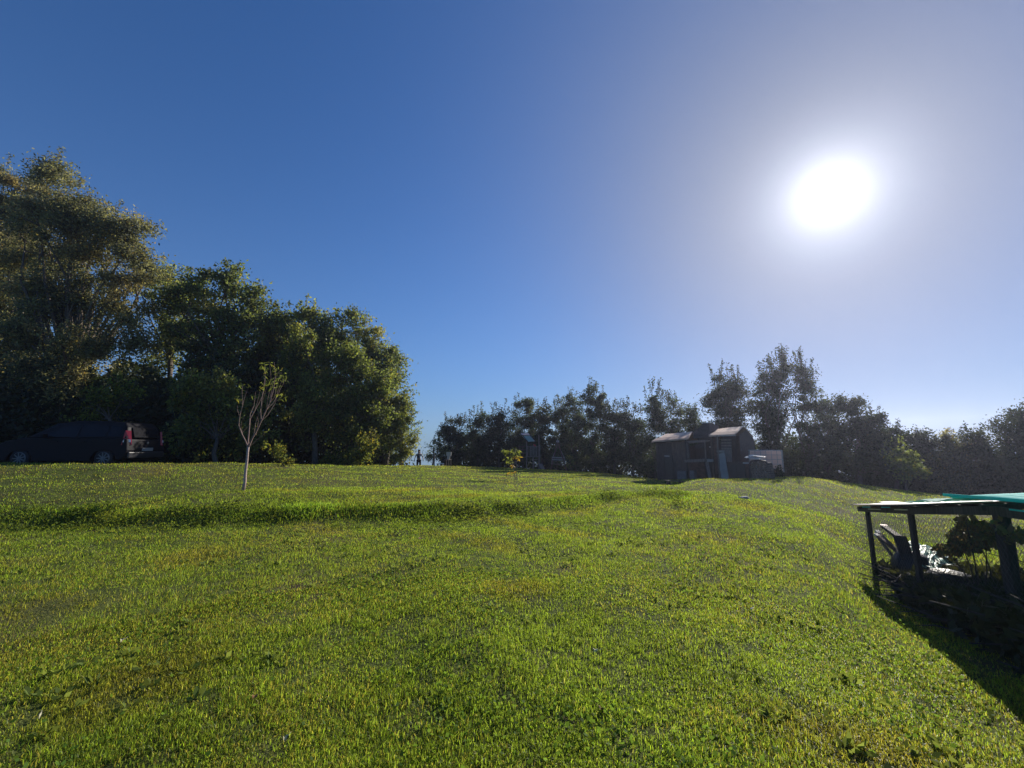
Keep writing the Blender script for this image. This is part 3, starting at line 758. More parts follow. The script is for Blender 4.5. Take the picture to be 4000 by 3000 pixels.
def fruit_sapling():
    y = 17.7
    b = G(2013, y); b.z -= .03
    root = empty('fruit_sapling', b, 'waist-high sapling with big drooping green and yellow leaves tied to a thin stake', 'sapling')
    def q(u, v, dy=0.0): return P(u, v, y + dy) - b
    s = MB(); s.tube([Vector((0,0,0)), q(2009,1850), q(2005,1826), q(2000,1800), q(1998,1775)], [.016,.014,.011,.009,.005], 6)
    for e in ((1975,1760),(1990,1752),(2016,1757),(2026,1790),(1990,1845),(1985,1800),(2018,1775)):
        s.tube([q(2003, min(1845, e[1]+22)), q(e[0], e[1], RNG.normal()*.1)], [.007,.003], 4, False)
    s.build('stem', M['twig'], root, smooth=True)
    k = MB(); k.tube([Vector((.07,-.03,-.1)), q(2017.5,1853,-.03), q(2017,1792,-.03)], [.012,.012,.012], 6); k.build('stake', M['weathered_wood'], root)
    def leaves(name, spots, mat, L):
        P0, D = [], []
        for (u, v, n, sp) in spots:
            for _ in range(n):
                P0.append(tuple(q(u + RNG.normal()*sp, v + RNG.normal()*sp*.6, RNG.normal()*.10)))
                D.append((RNG.normal(), RNG.normal()*.6, -.9))
        V, Fq = leaf_quads(np.array(P0), L, .38, dirs=np.array(D)/1.3)
        c = (.7+.6*RNG.random((len(P0), 1)))*np.ones(3)
        np_mesh(name, V, Fq, mat, root, colors=np.repeat(c, 4, 0))
    leaves('leaves', [(1968,1758,12,4),(1978,1762,14,6),(1990,1760,12,5),(2010,1755,16,7),(2016,1765,18,7),(2005,1775,12,6),(1985,1795,12,7),(1992,1805,10,5)], LEAF['bright'], .16)
    leaves('yellow_leaves', [(2025,1788,7,4),(2006,1784,5,4),(2006,1817,4,2),(1994,1843,4,2),(1980,1846,3,3),(2016,1840,4,4)], leafmat('yellow_leaf', (.5,.32,.03), (.6,.4,.03), .4, .5), .15)
fruit_sapling()
# ------------------------------------------------------------------ weeds and fallen leaves on the near lawn
def weeds():
    spots = []
    n = 900
    x, y, r = sample_sector(n, 2.0, 9, -62, 50, 1.2)
    k = patch(x, y, 1.4, 2.7) + .35*patch(x, y, 4, 1) > .15
    x, y, r = x[k], y[k], r[k]
    P0, D = [], []
    for i in range(len(x)):
        m = RNG.integers(5, 11)
        for j in range(m):
            a = RNG.random()*6.28; P0.append((x[i]+.02*math.cos(a), y[i]+.02*math.sin(a), 0)); D.append((math.cos(a), math.sin(a), .5+.5*RNG.random()))
    P0 = np.array(P0); P0[:, 2] = height(P0[:, 0], P0[:, 1]) + .012
    V, Fq = leaf_quads(P0, .055, .5, dirs=np.array(D))
    c = (.6+.8*RNG.random((len(P0), 1)))*np.array([1, 1.05, 1.1])
    # clover-like leaves among the blades, far more of them
    n2 = 60000
    x, y, r = sample_sector(n2, 1.8, 11, -64, 58, 1.5)
    k = RNG.random(n2) < np.clip(.25 + .9*patch(x, y, 1.1, 5.1) + .5*patch(x, y, 3.7, 1.9), .03, 1)
    x, y, r = x[k], y[k], r[k]
    Q = np.stack([x, y, height(x, y) + .012 + .035*RNG.random(len(x))], 1)
    d = RNG.normal(size=(len(x), 3)); d[:, 2] = .25
    V2, F2 = leaf_quads(Q, .024, .8, dirs=d)
    c2 = (.55+.8*RNG.random((len(x), 1)))*np.array([.75, 1.05, .7])
    o = np_mesh('weeds', np.vstack([V, V2]), np.vstack([Fq, F2 + len(V)]), LEAF['bright'], colors=np.repeat(np.vstack([c, c2]), 4, 0))
    tag(o, 'broad-leaved weeds and clover scattered through the near lawn', 'weeds', kind='stuff')
weeds()
def clover_bank():
    n = 42000
    a = R(-66) + RNG.random(n) * R(66 + 22)
    r2 = np.interp(a, AZ, RR[:, 2]); r3 = np.interp(a, AZ, RR[:, 3])
    t = RNG.normal(.4, .45, n); r = r2 + (r3-r2)*t
    x, y = r*np.sin(a), r*np.cos(a)
    k = RNG.random(n) < np.clip(.35 + .7*patch(x, y, .8, 4.4) + .5*patch(x, y, 2.6, .2), .05, 1)
    x, y = x[k], y[k]
    Q = np.stack([x, y, height(x, y) + .015 + .06*RNG.random(len(x))], 1)
    d = RNG.normal(size=(len(x), 3)); d[:, 2] = .3
    V, Fq = leaf_quads(Q, .042, .75, dirs=d)
    c = (.35+.9*RNG.random((len(x), 1)))*np.array([.85, .95, .6])
    o = np_mesh('ground_cover', V, Fq, LEAF['bright'], colors=np.repeat(c, 4, 0))
    tag(o, 'leafy ground cover and nettles on the shaded face of the grass bank', 'ground cover', kind='stuff')
clover_bank()
def fallen_leaf(u, v, size, mat, label, rz):
    b = (1500-v)/F; 
    # meet the ground along that line of sight
    lo, hi = 1.5, 16.0
    f = lambda y: P(u, v, y).z - H(P(u, v, y).x, y)
    for _ in range(40):
        m = (lo+hi)/2
        if f(m) > 0: lo = m
        else: hi = m
    p = P(u, v, lo)
    mb = MB()
    n = 10; top = []; 
    for i in range(n):
        t = 2*math.pi*i/n; rr = .55*size*(.5 if i % 2 else .42)*(1.25 if i in (0,) else 1)
        top.append((rr*math.cos(t)*1.25, rr*math.sin(t)*.8, .012*math.cos(2*t)+.008*math.sin(t)))
    mb.add([(0,0,0)] + top, [(0, 1+i, 1+(i+1) % n) for i in range(n)])
    mb.tube([(size*.5,0,.004),(size*.95,.01,.012)], .0012, 4)
    o = mb.build('fallen_leaf', M[mat], None)
    o.location = p + Vector((0,0,.03)); o.rotation_euler = (.25, .2, rz)
    tag(o, label, 'fallen leaf', 'fallen leaves scattered on the lawn')
M['dead_leaf'] = simple('dead_leaf', (.30,.13,.06), .7, var=.2)
M['pale_leaf'] = simple('pale_leaf', (.45,.42,.28), .6, var=.15)
M['paper'] = simple('paper', (.8,.8,.8), .5, var=.05)
fallen_leaf(1643, 2110, .12, 'dead_leaf', 'tan curled dead leaf lying in the middle of the lawn below the grass bank', .3)
fallen_leaf(474, 2514, .045, 'pale_leaf', 'pale rounded leaf in the yellowish grass at left', 1.2)
fallen_leaf(150, 2815, .04, 'pale_leaf', 'pale pinkish leaf near the bottom left corner', 2.0)
fallen_leaf(992, 2740, .05, 'dead_leaf', 'small reddish leaf among tall blades near the bottom', .8)
fallen_leaf(2935, 2390, .05, 'paper', 'tiny bright white scrap lying on the open lawn at right', .5)
fallen_leaf(2350, 2790, .06, 'dead_leaf', 'dark red leaf in the grass near the bottom centre', 1.9)
fallen_leaf(2430, 2332, .06, 'dead_leaf', 'brown leaf on the lawn right of centre', 2.6)
fallen_leaf(2325, 2555, .06, 'pale_leaf', 'small tan leaf with grass around it in the centre foreground', .1)
fallen_leaf(1110, 2905, .04, 'pale_leaf', 'whitish torn leaf at the bottom edge left of centre', 1.0)
def stone():
    mb = MB(); mb.lathe([(.02,-.05),(.12,-.04),(.15,.0),(.13,.02),(.07,.03),(.01,.031)], n=14)
    for v in mb.v: v.y *= .55; v.x += .02*math.sin(v.y*40); v.z += .008*math.sin(v.x*30)
    o = mb.build('flat_stone', M['stone'], None, smooth=True)
    g = P(2905, 1942, 11.0); g.z = H(g.x, 11.0) + .02; o.location = g
    tag(o, 'flat pale stone sunk in the grass of the mound below the shed', 'stone')
stone()
# ------------------------------------------------------------------ parked car
M['car_paint'] = simple('car_paint', (.006,.006,.009), .5, metal=.0, var=.05, bump=0, spec=.12)
M['car_glass'] = simple('car_glass', (.008,.008,.011), .15, var=.05, bump=0, spec=.18)
M['lamp_red'] = simple('lamp_red', (.38,.012,.025), .35, var=.1, bump=0, spec=.7)
M['lamp_clear'] = simple('lamp_clear', (.75,.75,.78), .12, var=.05, bump=0, spec=.7)
M['plate'] = simple('plate', (.25,.25,.25), .4, var=.05, bump=0)
def car():
    # local x points forward (to the left of the photo), local y to the far side; near side at y = -.9
    rx = P(393, 1790, 14.8).x
    gz = H(rx - 1.4, 15.6) - .0
    gz = 1.19 - .31
    root = empty('parked_car', Vector((rx, 15.7, gz)), 'dark people carrier parked in deep shade beneath the trees at far left', 'car', rz=math.pi + R(5))
    # after the half turn: local +x is world -x, local +y is world -y (the near side)
    WB = 2.72
    body = [(-0.690,.34),(-0.630,.26),(-.42,.24),(-.39,.36),(-.27,.52),(0,.58),(.27,.52),(.39,.36),(.42,.20),(WB-.42,.20),(WB-.39,.36),(WB-.27,.52),(WB,.58),(WB+.27,.52),(WB+.39,.36),(WB+.42,.24),
            (WB+.78,.26),(WB+.86,.42),(WB+.80,.72),(WB+.55,.90),(WB+.02,1.02),(WB-.10,1.03),(-.53,1.03),(-.70,.98),(-.75,.60)]
    def shell(poly, w0, w1, z0, z1, name, mat, par, bev=.03):
        """side outline swept across the car, narrowing with height"""
        mb = MB(); n = len(poly)
        def w(z): return w0 + (w1-w0)*min(1, max(0, (z-z0)/(z1-z0)))
        ring = [[(x, s*w(z)/2, z) for x, z in poly] for s in (1, -1)]
        mb.v = [Vector(p) for p in ring[0]+ring[1]]
        mb.f = [tuple(range(n)), tuple(reversed(range(n, 2*n)))] + [(i, i+n, (i+1)%n+n, (i+1)%n) for i in range(n)]
        o = mb.build(name, mat, par, bevel=bev)
        return o
    b = shell(body, 1.84, 1.80, .3, 1.0, 'body', M['car_paint'], root)
    green = [(-0.670,1.02),(-0.550,1.42),(-0.410,1.60),(.2,1.65),(1.2,1.65),(1.75,1.56),(2.62,1.03)]
    shell(green, 1.78, 1.32, 1.0, 1.65, 'cabin', M['car_paint'], root, .04)
    def glass(name, pts):
        mb = MB()
        n = len(pts)
        def w(z): return (1.78 + (1.32-1.78)*(z-1.0)/.65)/2
        for s in (1, -1):
            k = len(mb.v)
            mb.v += [Vector((x, s*(w(z)+.006), z)) for x, z in pts] + [Vector((x, s*(w(z)-.02), z)) for x, z in pts]
            mb.f += [tuple(k+i for i in range(n)), tuple(k+n+i for i in reversed(range(n)))] + [(k+i, k+(i+1)%n, k+n+(i+1)%n, k+n+i) for i in range(n)]
            if s == 1:
                mb.build(name, M['car_glass'], root)
                mb = MB()
        mb.build(name, M['car_glass'], root)
    glass('window', [(-0.44,1.10),(-.37,1.44),(-.02,1.48),(-.02,1.08)])
    glass('window', [(.06,1.08),(.06,1.48),(.92,1.50),(.92,1.06)])
    glass('window', [(1.0,1.06),(1.0,1.50),(1.45,1.48),(2.2,1.06)])
    w = MB()
    p = [(-0.735,-.62,1.06),(-0.735,.62,1.06),(-0.575,.56,1.42),(-0.575,-.56,1.42)]
    w.hexa([Vector((x-.012,y,z)) for x,y,z in p] + [Vector((x+.03,y,z)) for x,y,z in p]); w.build('rear_window', M['car_glass'], root)
    w = MB(); p = [(2.56,-.72,1.10),(2.56,.72,1.10),(1.83,.60,1.56),(1.83,-.60,1.56)]
    w.hexa([Vector((x,y,z)) for x,y,z in p] + [Vector((x+.05,y,z)) for x,y,z in p]); w.build('windscreen', M['car_glass'], root)
    for s in (1, -1):
        for x in (0, WB):
            t = MB(); yc = s*.80
            t.lathe([(.19,-.1),(.29,-.1),(.31,-.07),(.31,.07),(.29,.1),(.19,.1)], (x, yc, .31), 28, 'Y')
            wh = t.build('wheel', M['tyre'], root, smooth=False)
            r = MB()
            r.lathe([(.20,-.05),(.225,-.03),(.225,.02),(.20,.05)], (x, yc + s*.075, .31), 28, 'Y', cap=False)
            r.lathe([(.05,-.02),(.055,0),(.03,.03)], (x, yc + s*.098, .31), 12, 'Y')
            for k in range(9):
                a = 2*math.pi*k/9
                r.beam((x+.03*math.cos(a), yc+s*.098, .31+.03*math.sin(a)), (x+.215*math.cos(a), yc+s*.098, .31+.215*math.sin(a)), .035, .03, up=(0,1,0))
            r.build('rim', M['rim'], wh)
        tl = MB(); tl.v = [Vector(q) for q in [(-0.775,s*.74,.78),(-0.550,s*.925,.78),(-0.590,s*.86,1.30),(-0.690,s*.74,1.30),(-0.730,s*.70,.78),(-.51,s*.88,.78),(-0.550,s*.82,1.30),(-0.650,s*.70,1.30)]]
        tl.f = [(0,1,2,3),(7,6,5,4),(0,4,5,1),(1,5,6,2),(2,6,7,3),(3,7,4,0)]
        t_ = tl.build('tail_lamp', M['lamp_red'], root)
        c = MB(); c.hexa([Vector(q) for q in [(-0.760,s*.78,.88),(-0.590,s*.925,.88),(-0.580,s*.915,.88),(-0.740,s*.77,.88),(-0.745,s*.78,.98),(-0.605,s*.905,.98),(-0.590,s*.895,.98),(-0.730,s*.77,.98)]]); c.build('reversing_lamp', M['lamp_clear'], t_)
        h = MB(); h.hexa([Vector(q) for q in [(WB+.45,s*.90,.72),(WB+.84,s*.62,.66),(WB+.80,s*.60,.66),(WB+.42,s*.86,.72),(WB+.30,s*.90,.84),(WB+.74,s*.62,.80),(WB+.70,s*.60,.80),(WB+.28,s*.86,.84)]]); h.build('headlight', M['lamp_clear'], root)
        m = MB(); m.box((1.95, s*1.0, 1.10), (.12,.18,.14)); m.build('wing_mirror', M['car_paint'], root, bevel=.02)
        for x in (.75, 1.65):
            d = MB(); d.box((x, s*.925, .90), (.2,.03,.03)); d.build('door_handle', M['car_paint'], root, bevel=.008)
    pl = MB(); pl.box((-0.775, 0, .62), (.02,.52,.12)); pl.build('number_plate', M['plate'], root)
    bd = MB(); bd.box((-0.760, .0, .86), (.03,.09,.09)); bd.build('badge', M['rim'], root, bevel=.01)
    bp = MB(); bp.box((-0.760, 0, .42), (.08,1.7,.22)); bp.build('rear_bumper', M['black_plastic'], root, bevel=.03)
car()
# ------------------------------------------------------------------ person at the far edge of the lawn
M['skin'] = simple('skin', (.45,.27,.19), .6, var=.08, bump=0)
M['hair'] = simple('hair', (.02,.015,.012), .6, var=.2)
M['shirt'] = simple('shirt', (.72,.72,.70), .8, var=.05)
M['dark_cloth'] = simple('dark_cloth', (.03,.03,.035), .9, var=.2)
def skinmesh(name, pts, edges, rad, mat, parent, sub=1):
    me = bpy.data.meshes.new(name); me.from_pydata(pts, edges, [])
    o = bpy.data.objects.new(name, me); COL.objects.link(o); o.parent = parent
    o.modifiers.new('skin', 'SKIN')
    sd = me.skin_vertices[0].data
    for i, r in enumerate(rad):
        sd[i].radius = (r, r) if not hasattr(r, '__len__') else r
        sd[i].use_root = (i == 0)
    s = o.modifiers.new('sub', 'SUBSURF'); s.levels = sub; s.render_levels = sub
    me.materials.append(mat)
    o.modifiers['skin'].use_smooth_shade = True
    return o
def person():
    y = 34.0
    p = P(1636, 1800, y)
    root = empty('person', (p.x, y, H(p.x, y) + .02), 'person in a white top and dark trousers standing where the lawn meets the sky gap', 'person', rz=.15)
    pts = [(0,0,.95),(0,0,1.10),(0,0,1.28),(0,.0,1.42),(0,-.01,1.50),(0,-.02,1.58),(0,-.02,1.68),
           (-.10,0,.90),(-.11,-.02,.50),(-.12,.02,.10),(-.12,-.12,.04),
           (.10,0,.90),(.12,-.04,.50),(.14,.02,.10),(.15,-.12,.04),
           (-.17,0,1.40),(-.30,-.02,1.16),(-.34,-.12,.93),
           (.17,0,1.40),(.31,-.02,1.17),(.36,-.14,.95)]
    ed = [(0,1),(1,2),(2,3),(3,4),(4,5),(5,6),(0,7),(7,8),(8,9),(9,10),(0,11),(11,12),(12,13),(13,14),(3,15),(15,16),(16,17),(3,18),(18,19),(19,20)]
    rad = [(.15,.10),(.13,.09),(.15,.10),(.13,.08),.05,.085,.09, .085,.055,.035,.035, .085,.055,.035,.035, .055,.040,.028, .055,.040,.028]
    for s, w in ((-1,17),(1,20)):
        bx, by, bz = pts[w]
        for k, (dx, L) in enumerate(((-.03,.075),(-.012,.085),(.006,.08),(.024,.065))):
            a = len(pts); pts.append((bx+dx, by-.03, bz-.07)); rad.append(.009); ed.append((w, a))
            pts.append((bx+dx, by-.055, bz-.07-L*.7)); rad.append(.008); ed.append((a, a+1))
        a = len(pts); pts.append((bx - s*.045, by-.05, bz-.05)); rad.append(.010); ed.append((w, a))
    skinmesh('body', pts, ed, rad, M['skin'], root, 2)
    skinmesh('shirt', [(0,0,.98),(0,0,1.12),(0,0,1.28),(0,0,1.42),(-.17,0,1.40),(-.25,-.01,1.26),(.17,0,1.40),(.26,-.01,1.26)], [(0,1),(1,2),(2,3),(3,4),(4,5),(3,6),(6,7)],
             [(.17,.12),(.15,.11),(.17,.12),(.14,.09),.068,.062,.068,.062], M['shirt'], root)
    skinmesh('trousers', [(0,0,.93),(-.10,0,.86),(-.11,-.02,.50),(-.12,.02,.14),(.10,0,.86),(.12,-.04,.50),(.14,.02,.14)], [(0,1),(1,2),(2,3),(0,4),(4,5),(5,6)],
             [(.18,.125),.105,.078,.062,.105,.078,.062], M['dark_cloth'], root)
    skinmesh('hair', [(0,.0,1.66),(0,.01,1.73),(0,.05,1.62)], [(0,1),(0,2)], [.10,.09,.07], M['hair'], root)
    for s in (-1, 1):
        f = MB(); f.box((.135*s, -.08, .045), (.09,.25,.08)); f.build('shoe', M['dark_cloth'], root, bevel=.025)
        e = MB(); e.lathe([(.001,-.012),(.012,0),(.001,.012)], (s*.034, -.108, 1.635), 8); e.build('eye', M['hair'], root)
    nz = MB(); nz.add([(-.014,-.10,1.60),(.014,-.10,1.60),(0,-.10,1.645),(0,-.135,1.605)], [(0,1,3),(1,2,3),(2,0,3),(0,2,1)]); nz.build('nose', M['skin'], root)
    mo = MB(); mo.box((0,-.107,1.572), (.045,.01,.01)); mo.build('mouth', M['rust'], root)
    bg_ = MB(); bg_.box((-.08,-.13,1.20), (.16,.07,.30)); bg_.build('bag', M['dark_cloth'], root, bevel=.03)
person()
# ------------------------------------------------------------------ small things on the far edge
def post(u, vt, y, r, label, mat, grp=None):
    g = G(u, y); p = P(u, vt, y)
    mb = MB(); h = p.z - g.z + .3
    mb.tube([(0,0,-.3),(0.01,0,h*.5),(0,0,h-.3)], [r, r*.95, r*.85], 8); mb.lathe([(r*.85,h-.3),(r*.5,h-.29),(.002,h-.285)], n=8)
    o = mb.build('thin_post', M[mat], None); o.location = g
    tag(o, label, 'post', grp)
post(1692, 1750, 27.5, .035, 'tall thin dark post standing alone in the gap of sky', 'dark_wood')
post(1696, 1776, 26.4, .028, 'shorter paler post right beside the tall thin dark one', 'weathered_wood')
def low_plank():
    g = G(1719, 25.0)
    root = empty('low_bench', g, 'low pale plank bench lying on the lawn edge right of the thin posts', 'bench')
    mb = MB(); mb.box((0,0,.15), (.42,.22,.04)); mb.build('seat', M['white_paint'], root, bevel=.005)
    for s in (-.15,.15):
        m = MB(); m.box((s,0,.065), (.05,.18,.13)); m.build('leg', M['pale_wood'], root)
low_plank()
def chair():
    y = 25.5
    g = G(1752, y)
    root = empty('garden_chair', g, 'pale high-backed wooden chair half turned away at the lawn edge', 'chair', rz=-.3)
    mb = MB(); mb.prism([(-.17,.86),(.17,.86),(.155,.62),(.09,.60),(.06,.40),(-.12,.40),(-.10,.62),(-.155,.64)], -.02, .02); mb.build('backrest', M['pale_wood'], root, bevel=.004)
    mb = MB(); mb.box((0,-.2,.40), (.38,.4,.035)); mb.build('seat', M['dark_wood'], root)
    for x in (-.16,.16):
        for yy in (-.36,-.03):
            m = MB(); m.box((x,yy,.16), (.04,.04,.45)); m.build('leg', M['dark_wood'], root)
chair()
# ------------------------------------------------------------------ play tower
def play_tower():
    y = 29.5
    g = G(2075, y)
    root = empty('play_tower', g, 'wooden play tower with ladder and slatted sides under a sloping pale canopy', 'play tower')
    def q(u, v, dy=0.0): return P(u, v, y + dy) - g
    def w(m, name, mat='weathered_wood'): return m.build(name, M[mat], root)
    for (u, v, dy) in ((2057,1725,0),(2083,1737,-.15),(2108,1737,0),(2057,1725,1.2),(2105,1700,1.2)):
        a = q(u, 1830, dy); a.z = H(a.x + g.x, y + dy) - g.z - .2
        w(MB().beam(a, q(u, v, dy), .075, .075), 'post')
    w(MB().hexa([q(2057,1786,-.02), q(2106,1786,-.02), q(2104,1786,1.2), q(2057,1786,1.2), q(2057,1782,-.02), q(2106,1782,-.02), q(2104,1782,1.2), q(2057,1782,1.2)]), 'platform')
    for i in range(8):
        u = 2060 + i*5.8
        w(MB().beam(q(u,1783,-.09), q(u,1742 + (i%3)*1.2,-.09), .075, .022), 'slat', 'brown_wood' if i % 3 == 1 else 'weathered_wood')
    w(MB().beam(q(2056,1744,-.05), q(2108,1744,-.05), .035, .07), 'rail')
    for v in (1795, 1803, 1812, 1821):
        w(MB().beam(q(2084,v,-.2), q(2107,v,-.05), .04, .045), 'rung')
    # sloping canopy: pale sheet with a pinkish batten at the top and a dark gap below it
    def sheet(name, pts, mat, th=.03):
        a = [q(*p) for p in pts]; n = (a[1]-a[0]).cross(a[3]-a[0]).normalized()*th
        return w(MB().hexa([p for p in a] + [p + n for p in a]), name, mat)
    M['canopy'] = leafmat('canopy_cloth', (.62,.72,.64), (.75,.85,.72), .6, .7, use_tint=False, spec=.1)
    M['pink_board'] = simple('pink_board', (.62,.45,.42), .6, var=.1)
    cp = MB()
    A, B_, C_, D_ = q(2039,1702,.7), q(2070,1702,.7), q(2089,1723,-.4), q(2064,1725,-.4)
    N = 8
    for i in range(N+1):
        t = i/N
        L, R_ = A.lerp(D_, t), B_.lerp(C_, t)
        for j in range(N+1):
            s = j/N; pnt = L.lerp(R_, s); pnt.z -= .10*math.sin(math.pi*s)*math.sin(math.pi*min(1, t*1.1)) ; cp.v.append(pnt)
    K = N+1
    for i in range(N):
        for j in range(N): cp.f.append((i*K+j, i*K+j+1, (i+1)*K+j+1, (i+1)*K+j))
    o = w(cp, 'canopy', 'canopy'); sm = o.modifiers.new('thick', 'SOLIDIFY'); sm.thickness = .015
    sheet('canopy_board', [(2038,1700,.72),(2069,1700,.72),(2066,1695,.95),(2034,1692,.95)], 'pink_board')
    w(MB().beam(q(2036,1694,1.0), q(2064,1728,-.45), .03, .05), 'canopy_frame', 'dark_wood'); w(MB().beam(q(2068,1694,1.0), q(2091,1725,-.45), .03, .05), 'canopy_frame', 'dark_wood')
    w(MB().beam(q(2072,1700,.6), q(2072,1740,.4), .05, .05), 'canopy_post', 'dark_wood')
    # side frame for climbing at left, with cross-bars
    for u in (2028, 2043):
        a = q(u, 1830, .5); a.z = H(a.x + g.x, y+.5) - g.z - .15
        w(MB().beam(a, q(u,1742,.5), .06, .06), 'frame_post', 'brown_wood')
    for v in (1744, 1757, 1772, 1788):
        w(MB().beam(q(2026,v,.46), q(2058,v-1,.2), .03, .05), 'cross_bar', 'brown_wood')
    w(MB().beam(q(2110,1812,-.1), q(2121,1832,-.7), .30, .03), 'slide', 'weathered_wood')
    m = MB(); m.box(q(2088,1739,-.15), (.22,.03,.10), ry=.5); w(m, 'flag', 'red_plastic')
play_tower()
def swing_seat():
    y = 28.3
    g = G(2182, y)
    root = empty('swing_seat', g, 'weathered garden swing seat hanging in an A-shaped wooden frame', 'swing seat')
    def q(u, v, dy=0.0): return P(u, v, y + dy) - g
    def w(m, name, mat='weathered_wood'): return m.build(name, M[mat], root)
    def gd(u, dy):
        a = q(u, 1834, dy); a.z = H(a.x + g.x, y+dy) - g.z - .12; return a
    ap, ap2 = q(2178.5,1724), q(2178.5,1724,1.3)
    for a_, dy in ((ap,0),(ap2,1.3)):
        for u in (2149, 2217): w(MB().beam(gd(u, dy), a_, .07, .07), 'frame_leg', 'brown_wood')
    w(MB().beam(ap + Vector((0,-.1,0)), ap2 + Vector((0,.1,0)), .09, .09), 'top_beam')
    m = MB(); m.box(ap + Vector((0,-.05,.0)), (.17,.05,.12)); w(m, 'bracket', 'galvanised')
    for v in (1786.5, 1791, 1796): w(MB().beam(q(2156,v-.5,-.05), q(2207,v+1,.05), .03, .055), 'back_slat', 'grey_panel' if v != 1791 else 'weathered_wood')
    for k in range(4): w(MB().beam(q(2153,1812,-.12 - .12*k), q(2207,1815,-.12 - .12*k), .10, .03), 'seat_slat')
    for u in (2157, 2205): w(MB().beam(q(u,1784,0), q(u-2 if u<2180 else u+2,1814,-.1), .05, .04), 'arm')
    for u in (2160, 2203): w(MB().tube([q(u,1786,0), q(2178,1728,.1)], .008, 4), 'chain', 'galvanised')
swing_seat()
